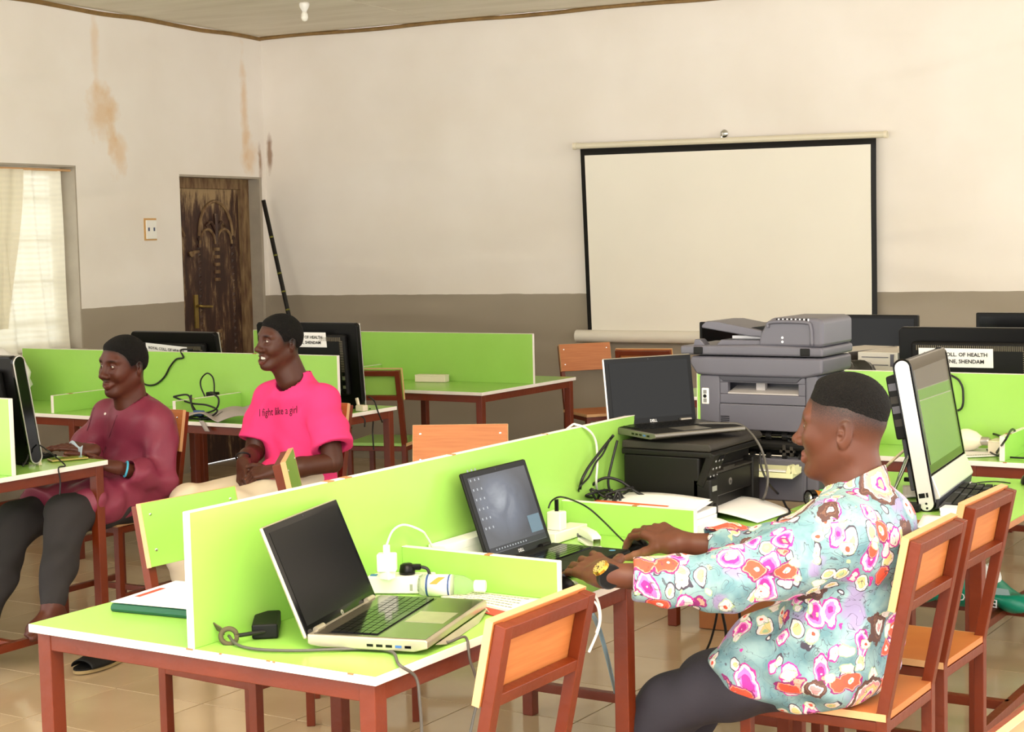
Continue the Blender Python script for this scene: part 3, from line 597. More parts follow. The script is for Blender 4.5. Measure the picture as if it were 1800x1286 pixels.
m=MB(); m.lathe([(.006,0),(.004,.006)],chrome,n=10,M=T(-.115,.0,.195)@RX(math.pi/2)); m.build('fuser_screw',mf)
fl_=mat('flap_olive_white',(214,214,168),.4); 
m=MB(); m.prism([(.0,.115),(-.075,.100),(-.078,.085),(-.004,.095)],-.345,-.075,fl_,axis='x'); op=m.build('open_flap',mf,bevel=.002)
m=MB(); m.box((-.345,-.07,.104),(-.10,-.045,.108),white_plastic); m.build('flap_label',op)
for x in(-.10,-.085): m=MB(); m.prism([(x,.10),(x+.02,.10),(x+.012,.125),(x+.006,.125)],-.07,-.03,fl_,axis='y'); m.build('flap_hook',op)
blk('jack_plate',(-.415,-.006,.30),(-.390,0,.352),white_plastic,.003)
for z in(.312,.340): m=MB(); m.box((-.408,-.008,z-.006),(-.397,-.005,z+.006),mat('socket_grey',(130,130,126),.5)); m.build('phone_socket',mf)
m=MB(); m.lathe([(.006,0),(.006,.004)],black,n=10,M=T(-.403,-.004,.326)@RX(math.pi/2)); m.build('round_socket',mf)
vt=MB()
for k in range(7): vt.box((-.348,-.0075,.226+k*.006),(-.318,-.006,.2285+k*.006),black)
vt.build('vent_slots',mf)['kind']='stuff'
m=MB(); m.prism([(-.43,.395),(-.33,.392),(-.06,.392),(-.0,.405),(0,.455),(-.45,.455),(-.455,.43)],-.012,dp,grey_plastic,axis='y'); m.build('scanner_unit',mf,bevel=.010,seg=3)
m=MB(); m.prism([(-.36,.393),(-.07,.393),(-.09,.375),(-.34,.375)],-.004,.05,grey_dark,axis='y'); m.build('under_ledge',mf,bevel=.003)
m=MB(); m.prism([(-.485,.459),(0.003,.459),(.003,.488),(-.21,.494),(-.485,.488)],-.016,dp+.004,grey_plastic,axis='y'); ld=m.build('scanner_lid',mf,bevel=.008,seg=3)
for x in(-.42,-.055): m=MB(); m.box((x-.016,-.020,.462),(x+.016,-.010,.485),black_matt); m.build('hinge',ld,bevel=.003)
m=MB(); m.prism([(-.215,.488),(0,.488),(.003,.50),(.003,.572),(-.02,.580),(-.165,.580),(-.185,.565),(-.205,.53)],-.014,dp,grey_plastic,axis='y'); fd=m.build('document_feeder',mf,bevel=.012,seg=4)
m=MB(); m.tube([(-.178,-.016,.550),(-.165,-.016,.566),(-.055,-.016,.566),(-.035,-.016,.552),(-.032,-.016,.495)],.006,grey_plastic,n=8); m.build('feeder_moulding',fd,smooth=True)
vt=MB()
for k in range(16): vt.box((-.150+k*.007,-.0165,.566),(-.147+k*.007,-.012,.5775),white_ink if k%2 else black)
vt.build('feeder_vents',fd)['kind']='stuff'
for z in(.505,.518): m=MB(); m.lathe([(.004,0),(.004,.001)],white_ink,n=10,M=T(-.13,-.0145,z)@RX(math.pi/2)); m.build('mark',fd)
m=MB(); m.prism([(-.415,.553),(-.40,.566),(-.36,.566),(-.205,.538),(-.205,.518),(-.25,.520),(-.415,.545)],.0,dp-.03,grey_plastic,axis='y'); m.build('feeder_tray',fd,bevel=.004)
m=MB(); m.prism([(-.27,.535),(-.17,.545),(-.17,.553),(-.27,.545)],.02,dp-.04,black_matt,axis='y'); m.build('paper_guide',fd)
m=MB(); m.prism([(-.37,.487),(-.21,.487),(-.21,.508),(-.35,.508)],.005,dp-.02,grey_plastic,axis='y'); m.build('exit_tray',fd,bevel=.004)
m=MB(); m.box((-.33,.05,.509),(-.22,.20,.518),paper); m.build('feeder_label',fd)
m=MB(); m.prism([(-.445,.487),(-.40,.487),(-.42,.508),(-.44,.508)],.0,.04,grey_plastic,axis='y'); m.build('end_stop',fd,bevel=.003)

# ------------------------------------------------------------------ all-in-one computers
SIGN=('ROYAL COLL. OF HEALTH','TECH. BENE, SHENDAM')
def sign(parent, M, w=.30, h=.076, sz=.0215, tilt=0.0):
    S_=M@RZ(tilt)                       # local x right, y up, z out
    m=MB(); m.sheet(lambda u,v:((u-.5)*w,(v-.5)*h,.0012+.002*math.sin(u*4)*(1-v)),8,3,paper); o=m.build('paper_sign',parent,M=S_)
    for k,t in enumerate(SIGN): text('lettering',t,sz,T(0,h*.17-k*h*.36,.0042),ink,o,bold=True,sx=1.02)
def aio_back(label, x, y, w, z0, z1, lean, face=1, rz=0.0, sgn=None, side=silver, vents=True, group='black all-in-one computers on the desks'):
    """computer seen from behind: screen towards local +y, back towards -y"""
    t=thing('all_in_one_computer',label,'computer',(x,y,0),rz,group)
    a=math.atan(lean); Lh=(z1-z0)/math.cos(a); B=T(0,0,z0)@RX(a)                     # tilts the top towards -y
    m=MB(); m.prism([(-w/2,.03),(-w/2,Lh-.014),(-w/2+.014,Lh),(w/2-.014,Lh),(w/2,Lh-.014),(w/2,.03),(w/2-.02,0),(-w/2+.02,0)],-.02,.012,black,axis='y',M=None); sh_=m.build('shell',t,bevel=.006,seg=3,M=B)
    m=MB(); m.prism([(-w/2+.06,.06),(w/2-.06,.06),(w/2-.06,Lh-.055),(-w/2+.06,Lh-.055)],-.055,-.018,black_matt,axis='y'); hump=m.build('rear_housing',t,bevel=.014,seg=3,M=B)
    m=MB(); m.prism([(-w/2+.004,.004),(w/2-.004,.004),(w/2-.004,Lh-.004),(-w/2+.004,Lh-.004)],.011,.022,side,axis='y'); m.build('front_frame',t,bevel=.004,M=B)
    m=MB(); m.box((-w/2+.03,.0215,.085),(w/2-.03,.0235,Lh-.03),screen_dark); m.build('display',t,M=B)
    if vents:
        v=MB()
        for k in range(56): xx=-w/2+.085+k*(w-.17)/55; v.box((xx,-.0565,Lh-.088),(xx+.003,-.0545,Lh-.068),mat('vent_bronze',(120,110,90),.4))
        for k in range(22): zz=Lh-.09-k*.0085; v.box((w/2-.088,-.0565,zz),(w/2-.07,-.0545,zz+.003),mat('vent_bronze',(120,110,90),.4))
        v.build('vent_slots',hump)['kind']='stuff'
    pm=MB(); pm.box((w/2-.13,-.0575,.09),(w/2-.105,-.0545,.19),cream_plastic); pm.build('rating_sticker',hump)
    pm=MB()
    for k in range(5): pm.box((w/2-.085,-.0575,.075+k*.022),(w/2-.07,-.0545,.09+k*.022),silver if k%2 else gloss_black)
    pm.build('ports',hump)['kind']='stuff'
    for s in(-1,1):
        m=MB(); m.tube([(s*w*.30,-.05,.10+z0),(s*w*.30,-.17,.752+.005),(s*w*.30+.03,-.17,.757),(s*w*.30+.03,-.05,.10+z0)],.005,black_matt,n=8,smooth=0); m.build('easel_leg',t)
        m=MB(); m.box((s*w*.38-.02,-.015,.751),(s*w*.38+.02,.02,z0+.01),black_matt); m.build('foot',t,bevel=.003)
    if sgn: sign(hump,Matrix(((1,0,0,sgn[0]),(0,0,-1,-.0555),(0,1,0,Lh+sgn[1]),(0,0,0,1))),tilt=sgn[2])
    return t
aio_back('black computer with a paper sign standing in front of the carved door',-6.31,6.60,.62,.80,1.135,.16,sgn=(-.02,-.10,-.07),rz=.0)
aio_back('black computer with a paper sign right behind the man in pink',-5.415,6.62,.66,.765,1.19,.08,sgn=(.01,-.082,0),side=silver)
aio_back('black computer whose edge shows beside the maroon man\'s desk end',-5.335,4.415,.62,.765,1.187,.17,vents=False)
aio_back('wide black computer whose whole sign can be read behind the silver-framed one',-1.965,6.56,.60,.80,1.20,.05,sgn=(-.055,-.117,0))
t=[o for o in S.objects if o.name.startswith('all_in_one')][2]
# the silver-edged side of the nearest of these is a thick rounded rim
m=MB(); 
def rim(parent_x,y,z0,z1,lean,m_):
    pts=[]; r=.028
    for k in range(13): a=math.pi*k/12; pts.append((y+r*math.cos(a)-(z1-z0-r)*lean,z1-r+r*math.sin(a)))
    for k in range(13): a=math.pi+math.pi*k/12; pts.append((y+r*math.cos(a)-r*lean,z0+r+r*math.sin(a)))
    return pts
p=rim(0,0,.762,1.187,.17,None); c=MB(); c.prism(p,.31,.325,gloss_black,axis='x'); c.build('side_cap',t)
c=MB(); c.tube([(.326,y,z) for y,z in p]+[(.326,*p[0])],.003,silver,n=6,smooth=0); c.build('side_trim',t)
c=MB(); c.prism([(.014,.751),(.030,.751),(.024,.775),(.012,.775)],.300,.318,mat('clear_foot',(214,206,170),.3),axis='x'); c.build('clear_foot',t)

# silver framed computer on the small brown-edged desk, its screen towards +x
ai=thing('all_in_one_computer','silver-framed computer tilted on wire legs with a green reflection in its screen','computer',M=frame((-1.606,5.09,.775),(.993,.118)),group=None)
ai_M=RY(-math.atan(.175)); wA,hA=.55,.435; sil2=mat('white_silver_frame',(226,224,218),.25,metal=.35)
m=MB(); m.box((-.034,-wA/2,0),(.0,wA/2,hA),black); m.build('shell',ai,bevel=.008,seg=3,M=ai_M)
pts=[]; r=.024
for k in range(13): a=math.pi*k/12; pts.append((-.012+r*math.cos(a),hA-r+.004+r*math.sin(a)))
for k in range(13): a=math.pi+math.pi*k/12; pts.append((-.012+r*math.cos(a),r-.022+r*math.sin(a)))
m=MB(); m.prism(pts,-wA/2-.014,-wA/2-.002,sil2,axis='y'); rimo=m.build('side_rim',ai,M=ai_M,bevel=.003)
m=MB(); m.tube([(x,-wA/2-.010,z) for x,z in pts]+[(pts[0][0],-wA/2-.010,pts[0][1])],.0045,gloss_black,n=6,smooth=0); m.build('rim_gasket',rimo)
m=MB(); m.box((-.030,-wA/2-.016,.020),(-.012,-wA/2-.013,.034),black); m.box((-.008,-wA/2-.016,.020),(-.002,-wA/2-.013,.034),black); m.build('usb_ports',rimo)
for z in(.002,-.012): m=MB(); m.lathe([(.0035,0),(.0035,.002)],black,n=10,M=T(-.012,-wA/2-.014,z)@RX(math.pi/2)); m.build('audio_jack',rimo)
m=MB(); m.prism([(x,z) for x,z in pts],wA/2+.002,wA/2+.012,gloss_black,axis='y'); m.build('side_rim',ai,M=ai_M)
m=MB(); m.box((-.002,-wA/2,.082),(.010,wA/2,hA),mat('bronze_bezel',(70,62,50),.15,metal=.4)); bz_=m.build('bezel',ai,M=ai_M,bevel=.003)
m=MB(); m.box((.009,-wA/2+.035,.11),(.0115,wA/2-.035,hA-.035),mat('mirror_dark_glass',(150,150,146),.03,metal=.75)); m.build('display',ai,M=ai_M)
m=MB(); m.prism([(0,.075),(.016,.080),(.030,.015),(.026,.008),(0,.008)],-wA/2,wA/2,sil2,axis='y'); m.build('chin',ai,M=ai_M,bevel=.003)
m=MB(); m.prism([(-.01,.008),(.026,.008),(.016,-.020),(-.01,-.022)],-wA/2+.004,wA/2-.004,grey_dark,axis='y'); m.build('speaker_bar',ai,M=ai_M)
m=MB(); m.box((-.075,-wA/2+.02,.20),(-.032,wA/2-.02,hA-.04),black_matt); rh=m.build('rear_housing',ai,M=ai_M,bevel=.006)
for k,z in enumerate((.24,.28,.31,.35)): m=MB(); m.box((-.07,-wA/2+.0175,z),(-.045,-wA/2+.0205,z+.022),(pdust,grey_plastic,pdust,grey_plastic)[k]); m.build('drive_slot',rh)
m=MB(); m.box((-.062,-wA/2+.03,.04),(-.034,-wA/2+.07,.20),grey_dark); m.build('rear_bracket',ai,M=ai_M,bevel=.003)
for s in(-1,1):
    y=s*(wA/2-.02)
    m=MB(); m.tube([(-.05,y,.19),(-.09,y,.09),(-.135,y,-.015),(-.135,y+.02,-.018),(-.10,y+.035,.09),(-.06,y+.035,.19)],.005,chrome,n=8,smooth=4); m.build('easel_leg',ai,smooth=True)
    m=MB(); m.tube([(-.002,y,0),(.022,y+.0,-.018),(.030,y+.008,-.020),(.022,y+.016,-.018),(-.002,y+.016,0)],.0045,chrome,n=8,smooth=4); m.build('wire_foot',ai,smooth=True)
kb=thing('keyboard','dark grey keyboard lying in front of the silver-framed computer','keyboard',M=frame((-1.498,5.03,.751),(.985,.17)))
m=MB(); m.prism([(-.083,0),(.083,0),(.083,.012),(-.083,.024)],-.235,.235,grey_dark,axis='y'); m.build('case',kb,bevel=.005)
m=MB(); sl_=(.012-.024)/.166
for r in range(6):
    for c in range(19):
        if c in(13,) : continue
        x=-.070+r*.024; y=-.222+c*.0234; z=.018+sl_*x*1.0; m.box((x,y,z),(x+.020,y+.0200,z+.0065),black_matt if (r+c)%9 else grey_dark)
m.build('keys',kb)['kind']='stuff'
def monitor(label,x,y,w,z1,h,rz=0.0):
    t=thing('flat_monitor',label,'monitor',(x,y,0),rz,'flat monitors on the farthest desk')
    m=MB(); m.box((-w/2,0,z1-h),(w/2,.035,z1),black); m.build('casing',t,bevel=.006)
    m=MB(); m.box((-w/2+.018,-.002,z1-h+.03),(w/2-.018,.001,z1-.018),screen_dark); m.build('display',t)
    m=MB(); m.box((-.03,.02,.76),(.03,.05,z1-h+.05),black); m.build('stand',t,bevel=.003)
    m=MB(); m.prism([(-.11,-.06),(.11,-.06),(.13,.10),(-.13,.10)],.751,.765,black,axis='z'); m.build('base',t,bevel=.003)
monitor('flat black monitor partly hidden behind the document feeder of the grey printer',-3.68,8.0,.40,1.125,.30)
monitor('flat black monitor to the side of the grey printer above the computer towers',-2.88,8.0,.40,1.168,.32)
monitor('flat black monitor farthest along the back desk, above the wide signed computer',-2.19,8.0,.40,1.182,.32)
def tower(label,x,y,rz):
    t=thing('computer_tower',label,'computer',(x,y,.751),rz,'computer towers behind the partition')
    m=MB(); m.box((-.085,.012,0),(.085,.38,.335),mat('tower_dark_steel',(66,60,56),.5)); bo=m.build('case',t,bevel=.003)
    m=MB(); m.box((-.087,.0,0),(.087,.014,.337),mat('tower_putty',(206,200,186),.5)); m.build('front_plate',t,bevel=.003)
    m=MB(); m.box((-.086,.012,.3345),(.086,.38,.3365),mat('tower_grey_top',(182,172,158),.5)); m.build('top_plate',t)
    for k in range(4): m=MB(); m.box((-.068,-.003,.315-k*.032),(.05,.001,.318-k*.032),grey_plastic); m.build('drive_bay_line',t)
    m=MB(); m.box((.06,-.004,.28),(.075,0,.33),grey_plastic); m.build('switch_strip',t)
tower('pale computer tower beside the black bin bag behind the partition',-2.385,6.60,-.08)
tower('darker computer tower half hidden behind the grey printer side',-2.60,6.62,-.25)
# ------------------------------------------------------------------ small things on the desks
def wire(name,label,pts,r,m_,cat='cable',group='loose cables',n=7):
    t=thing(name,label,cat,group=group); t.location=pts[0]; q=Vector(pts[0])
    m=MB(); m.tube([Vector(p)-q for p in pts],r,m_,n=n,smooth=7); m.build('cord',t,smooth=True); return t
cord=mat('black_cord',(24,23,22),.45); cordg=mat('grey_cord',(84,80,74),.45); cordw=mat('white_cord',(240,236,228),.4); velcro=mat('olive_strap',(86,78,54),.9)
TZ=.7515; D=lambda px,py,z=.756:onz(px,py,z)
# charger brick of the big laptop
PM=frame((-2.372,2.712,TZ),(-.10,.13)); PI_=PM.inverted()
t=thing('power_adapter','black laptop charger brick with a strap beside the big silver laptop','adapter',M=PM)
m=MB(); m.box((-.068,-.028,0),(.068,.028,.032),black_matt); m.build('brick',t,bevel=.004)
lc=onz(402,1117,.768); cr=Vector((.845,.535,0))
m=MB(); m.tube([PI_@p for p in (PM@Vector((-.066,.0,.016)),lc+cr*.02)],.0045,cord,smooth=0); m.build('strain_relief',t)
st=MB(); st.tube([PI_@(lc+cr*.017*math.cos(a_)+Vector((0,0,.016*math.sin(a_)))+Vector((.004,-.004,0))*a_*.3) for a_ in [k*.5 for k in range(14)]],.0055,velcro,n=6,smooth=3); st.build('strap_loop',t,smooth=True)
e0=lc-cr*.012+Vector((0,0,.010)); e1=onz(372,1096,.788)
m=MB(); m.bar(PI_@e0,PI_@e1,.022,velcro,h=.003,up=(0,-1,.3)); m.build('strap_end',t,bevel=.001)
wire('charger_cable','grey charger lead running under the big laptop and down over the table edge',[D(402,1117,.765),D(418,1133),D(455,1141),D(520,1143),D(590,1141),D(650,1140),D(690,1146),(-1.931,2.60,.757),onx(731,1190,-1.915),onx(738,1235,-1.91),onx(742,1300,-1.91),onx(744,1400,-1.91)],.0034,cordg,group=None)
wire('charger_cable','thin grey lead leaving the front of the big laptop and hanging by the chair',[D(775,1126),D(790,1128),(-1.936,2.845,.758),onx(826,1158,-1.925),onx(838,1195,-1.92),onx(840,1225,-1.92),onx(832,1262,-1.92),onx(822,1310,-1.92)],.0032,cordg,group=None)
# socket strip with charger, plug, bottle, cards
ss=thing('socket_strip','white extension socket with a charger plugged in, behind the big laptop','power strip',M=frame((-2.352,3.178,TZ),(.86,.42)))
m=MB(); m.box((-.075,-.03,0),(.085,.03,.042),white_plastic); so=m.build('body',ss,bevel=.004)
for k in range(2):
    m=MB(); m.box((.030+k*.018,-.031,.008),(.037+k*.018,-.029,.024),mat('slot_shade',(150,150,140),.6)); m.build('socket_slot',so)
m=MB(); m.box((-.068,-.022,.0415),(-.052,-.006,.0445),mat('rocker_blue',(60,120,170),.4)); m.build('rocker',so,bevel=.001)
ch=thing('phone_charger','white phone charger plugged upright with a looping white lead','charger',loc=D(681,1017,.7945))
m=MB(); m.box((-.014,-.014,0),(.014,.014,.022),white_plastic); m.build('adapter_pin_block',ch,bevel=.002)
m=MB(); m.box((-.023,-.016,.018),(.023,.016,.062),white_plastic); m.build('block',ch,bevel=.004,M=RZ(.5))
m=MB(); m.box((-.008,-.005,.062),(.008,.005,.082),white_plastic); m.build('plug',ch,bevel=.002,M=RZ(.5))
q=Vector(ch.location); m=MB(); m.tube([p-q for p in (q+Vector((0,0,.08)),D(690,933,.893),D(710,922,.90),D(740,932,.885),Vector((-2.36,3.31,.86)),Vector((-2.36,3.36,.80)),Vector((-2.37,3.45,.757)))],.0028,cordw); m.build('lead',ch,smooth=True)
pl=thing('mains_plug','black round mains plug in the white extension socket','plug',M=T(*D(716,1008,.7945))@RZ(.4))
m=MB(); m.lathe([(.019,0),(.020,.006),(.017,.022),(.010,.026)],black,n=16); m.build('body',pl,smooth=True)
m=MB(); m.box((0,-.008,.010),(.034,.008,.024),black); m.build('grip',pl,bevel=.003)
m=MB(); m.tube([(.034,0,.017),(.05,.0,.012),(.056,0,-.01),(.05,.01,-.038)],.004,cord); m.build('lead',pl,smooth=True)
bo=thing('plastic_bottle','small clear bottle with orange and blue label lying against the short divider','bottle',M=frame((-2.262,3.165,TZ+.0265),(.93,.36)))
clear=mat('clear_plastic',(226,236,214),.06,trans=.85,ior=1.12)
A_=RY(math.pi/2); 
m=MB(); m.lathe([(.004,-.02),(.022,-.018),(.026,-.01),(.026,.075),(.024,.09),(.013,.112),(.011,.118)],clear,n=20,M=A_); m.build('body',bo,smooth=True)
lb=mat('label_white',(240,238,228),.5); lo=mat('label_orange',(236,140,50),.5); lbl=mat('label_blue',(44,72,130),.5)
m=MB(); m.lathe([(.0264,.0),(.0264,.062)],lb,n=20,M=A_); lab=m.build('label',bo,smooth=True)
for a,b,c in((.002,.007,lbl),(.055,.059,lbl)): m=MB(); m.lathe([(.0268,a),(.0268,b)],c,n=20,M=A_); m.build('label_band',lab)
m=MB(); m.add([(.012+.02*k/6,-.0268*math.cos(.3+.12*k),.0268*math.sin(.3+.12*k)) for k in range(7)]+[(.030+.02*k/6,-.0268*math.cos(.3+.12*k),.0268*math.sin(.3+.12*k)) for k in range(7)],[(k,k+1,8+k,7+k) for k in range(6)],lo); m.build('label_swirl',lab)
m=MB(); m.lathe([(.0125,.116),(.0145,.118),(.0145,.142),(.012,.144)],white_plastic,n=18,M=A_); m.build('cap',bo,bevel=.001)
def flat(name,label,corners,m_,cat='paper',z=.752,thick=.0012,curl=0.0,group=None,lines=0,stack=1):
    P=[onz(*c,z) if len(c)==2 else Vector(c) for c in corners]; c0=sum(P,Vector())/4; t=thing(name,label,cat,loc=c0,group=group)
    for k in range(stack):
        j=random.Random(k+len(label)); off=Vector((j.uniform(-.012,.012),j.uniform(-.012,.012),k*(thick+.0012)))*(1 if k else 0)
        def fn(u,v): p=P[0].lerp(P[1],u).lerp(P[3].lerp(P[2],u),v)-c0+off; p.z+=curl*math.sin(u*3)*(.4+v)+thick; return p
        m=MB(); m.sheet(fn,10,6,m_); s_=m.build('sheet',t,smooth=True,solid=thick)
    if lines:
        m=MB()
        for k in range(lines):
            v=.15+.7*k/max(lines-1,1); j=random.Random(k); x=.08
            while x<.85:
                w=j.uniform(.02,.07); p0,p1,p2,p3=[fn(a,b)+Vector((0,0,thick*.9)) for a,b in((x,v-.02),(min(x+w,.9),v-.02),(min(x+w,.9),v+.02),(x,v+.02))]; m.add([p0,p1,p2,p3],[(0,1,2,3)],mat('print_grey',(120,116,96),.8)); x+=w+.012
        m.build('print_lines',t)['kind']='stuff'
    return t
pal=mat('pale_green_card',(238,240,214),.7); redp=mat('red_paper',(214,74,56),.7)
flat('receipt_booklet','printed cards with a red corner lying by the bottle near the divider end',[(778,1052),(900,1078),(946,1056),(805,1040)],pal,lines=5,stack=3)
flat('red_leaflet','red and white leaflet sticking out from under the printed cards',[(800,1062),(880,1086),(905,1078),(830,1054)],redp,z=.7515)
bi=thing('document_folder','dark green folder of papers lying behind the end of the nearest partition','folder',loc=(-2.735,2.83,TZ))
dg=mat('dark_green_card',(30,84,62),.5)
for z0,z1,mm,nm,pad in((0,.004,dg,'cover',0),(.004,.02,paper,'paper_block',.008),(.0201,.022,paper,'top_sheet',-.004)):
    m=MB(); m.box((-.115+pad,-.11+pad,z0),(.17-pad,.13-pad,z1),mm); m.build(nm,bi,bevel=.001,M=RZ(.12))
m=MB(); m.tube([(-.115,-.11,.008),(.17,-.11,.008)],.010,dg,n=10,smooth=0); m.build('spine',bi,M=RZ(.12)); 
m=MB(); m.box((-.10,-.05,.0222),(-.085,.05,.0226),redp); m.build('red_line',bi,M=RZ(.12))
# beside the second laptop
w2=thing('white_adapter','white adapter block standing on a white strip behind the lit laptop','adapter',loc=(-2.352,3.925,TZ))
m=MB(); m.box((-.03,-.06,0),(.03,.12,.030),white_plastic); m.build('strip',w2,bevel=.003)
m=MB(); m.box((-.022,-.02,.030),(.022,.018,.082),white_plastic); m.build('block',w2,bevel=.004)
m=MB(); m.tube([(0,0,.08),(0,0,.115)],.006,black,n=8,smooth=0); m.build('plug',w2)
t=thing('white_carton','long white carton lying against the partition behind the lit laptop','box',loc=(-2.385,3.60,TZ)); m=MB(); m.box((-.022,-.22,0),(.03,.20,.075),paper); m.build('carton',t,bevel=.003); m=MB(); m.box((-.0225,-.221,.055),(.0305,.201,.0765),paper); m.build('lid',t,bevel=.002)
st=thing('stapler','white stapler lying on the nearest desk before the second divider','stapler',M=frame((-2.232,3.90,TZ),(.72,-.69)))
m=MB(); m.prism([(-.07,.0),(.062,.0),(.066,.005),(-.07,.010)],-.016,.016,white_plastic,axis='y'); m.build('base',st,bevel=.002)
m=MB(); m.prism([(-.075,.016),(.062,.020),(.064,.034),(.02,.042),(-.06,.040),(-.078,.03)],-.014,.014,white_plastic,axis='y'); m.build('arm',st,bevel=.004)
m=MB(); m.box((.058,-.010,.008),(.066,.010,.028),chrome); m.build('jaw',st,bevel=.001); m=MB(); m.tube([(-.07,-.016,.016),(-.07,.016,.016)],.006,grey_plastic,n=8,smooth=0); m.build('pivot',st)
def mouse(label,loc,rz,group='computer mice'):
    t=thing('computer_mouse',label,'mouse',loc,rz,group)
    def shp(u,v): a=u*2*math.pi; b=v*math.pi/2; k=1-.12*math.cos(a); return(.055*math.cos(a)*math.cos(b),.030*math.sin(a)*math.cos(b)*k,.002+.034*math.sin(b)*(1-.18*math.cos(a)*math.cos(b)))
    m=MB(); m.sheet(shp,24,8,black); m.build('shell',t,smooth=True)
    m=MB(); m.box((.012,-.004,.028),(.032,.004,.036),grey_dark); m.build('wheel',t,bevel=.002); m=MB(); m.tube([(.012,0,.0352),(.045,0,.024)],.0012,gloss_black,n=5,smooth=0); m.build('button_gap',t); return t
mouse('black mouse under the hand of the man in the patterned shirt',(-2.075,3.875,TZ),2.7)
wire('mouse_cable','thin black mouse lead running up over the divider beside the gripping hand',[(-2.12,3.90,.765),D(1090,945,.775),D(1060,915,.80),D(1035,893,.83),D(1010,880,.86),D(985,873,.885),D(970,880,.87),D(964,893,.85)],.0026,cord,group=None)
mouse('black mouse beside the end of the divider nearest the camera',(-2.02,3.36,TZ),1.2)
mouse('black mouse with red edge at the far end of the brown-edged desk',(-1.455,5.47,TZ),1.9)
# knot of black leads behind the second divider and the white one over the partition
wire('power_cable','black lead with an inline connector climbing to the laptop on the printer',[D(1018,884,.80),onx(1021,850,-2.40),onx(1032,825,-2.39),onx(1050,800,-2.385),onx(1068,777,-2.38),onx(1078,765,-2.36)],.0045,cord,group=None)
wire('power_cable','second black lead climbing along the partition to the black printer',[D(1019,882,.80),onx(1018,858,-2.40),onx(1035,838,-2.40),onx(1048,812,-2.395),onx(1060,797,-2.39),onx(1072,772,-2.37)],.0030,cord,group=None)
wire('power_cable','black lead dropping straight from the printer lid behind the second divider',[onx(1085,774,-2.385),onx(1076,810,-2.39),onx(1069,845,-2.395),onx(1074,868,-2.39),D(1082,885,.79)],.0040,cord,group=None)
wire('power_cable','black lead arching from the cable knot in front of the black printer side',[D(1022,884,.79),ony(1035,858,4.24),ony(1062,840,4.25),ony(1090,845,4.27),ony(1120,865,4.29),ony(1150,878,4.30),ony(1180,885,4.33)],.0045,cord,group=None)
kn=thing('cable_knot','tangled knot of black leads behind the second divider','cables',loc=(-2.38,4.20,.80)); rnd=random.Random(3); m=MB()
for k in range(6): m.tube([(rnd.uniform(-.05,.09),rnd.uniform(-.05,.10),rnd.uniform(-.04,.055)) for _ in range(7)],.0038,cord,smooth=6)
m.build('loops',kn,smooth=True)
wire('white_cable','white lead hanging over the top of the nearest partition',[(-2.47,4.02,.97),onx(1000,751,-2.45),(-2.42,4.165,1.047),onx(1035,756,-2.40),onx(1047,775,-2.40),onx(1050,810,-2.40),onx(1048,850,-2.40),D(1054,880,.79)],.0035,cordw,group=None)
flat('paper_bundle','white papers with an orange sheet lying behind the second divider',[(-2.36,4.10,.812),(-2.03,4.10,.812),(-2.05,4.30,.822),(-2.36,4.33,.82)],paper,stack=3,curl=.006)
flat('orange_sheet','orange sheet lying on the papers behind the second divider',[(-2.36,4.10,.823),(-2.12,4.095,.823),(-2.12,4.16,.827),(-2.36,4.17,.827)],mat('orange_paper',(232,98,52),.7))
b_=thing('paper_stack','stack of white paper reams behind the second divider','paper',loc=(-2.2,4.20,TZ)); 
for k in range(3): m=MB(); m.box((-.16+.004*k,-.11,k*.019),(.16-.003*k,.11+.003*k,k*.019+.018),paper); m.build('ream',b_,bevel=.001)
flat('paper_heap','torn white papers heaped at the desk edge beside the black printer',[(1213,958),(1260,952),(1292,932),(1215,918)],paper,z=.753,stack=5,curl=.012)
# leads from the laptop on the printer, and those dropping to the floor
wire('grey_cable','grey lead curving from the laptop on the printer down past its front',[D(1228,744,1.02),D(1270,744,1.02),ony(1305,748,4.60),onx(1335,782,-2.02),onx(1349,830,-2.0),onx(1347,862,-2.0),D(1338,884,.757)],.0040,cordg,group=None)
wire('black_cable','black lead looping over the desk edge in front of the grey printer',[onx(1336,795,-2.03),onx(1338,820,-2.02),onx(1352,850,-2.0),D(1372,872,.76),D(1382,890,.757),(-1.930,4.58,.757),onx(1368,912,-1.928),onx(1362,935,-1.92)],.0035,cord,group=None)
for i,(a,b) in enumerate((((1262,1065),(1226,1180)),((1268,1062),(1272,1165)),((1299,1062),(1290,1140)))):
    wire('hanging_cable',('thin black lead hanging straight between the desk legs','thick black lead hanging behind the sleeve','thick black lead bending towards the cardboard box')[i],[onx(1290-4*i,927,-1.935),ony(a[0]+3,1000,4.7+.1*i),ony(*a,4.8+.1*i),ony((a[0]+b[0])/2+6,(a[1]+b[1])/2,4.85+.1*i),ony(*b,4.9+.1*i),ony(b[0]-5,b[1]+60,4.95+.1*i)],.004+.001*(i>0),cord,group=None)
fl=thing('flashlight','amber flashlight with silver reflector lying at the edge of the brown-edged desk','flashlight',M=frame((-1.915,4.745,TZ+.027),(-.55,-.83)))
amb=mat('amber_plastic',(196,120,24),.12,coat=.4,trans=.3)
A_=RY(math.pi/2)
m=MB(); m.lathe([(.018,-.11),(.019,-.03),(.025,-.005),(.026,.01)],amb,n=20,M=A_); m.build('barrel',fl,smooth=True)
m=MB(); m.lathe([(.027,.006),(.0275,.024),(.022,.025),(.021,.018)],gloss_black,n=22,M=A_); m.build('bezel_ring',fl)
m=MB(); m.lathe([(.003,.004),(.012,.010),(.022,.023)],chrome,n=22,M=A_); m.build('reflector',fl,smooth=True)
m=MB(); m.lathe([(.022,.0235),(.022,.0245)],mat('lens_clear',(255,255,250),.03,trans=.95,ior=1.05),n=22,M=A_); m.build('lens',fl)
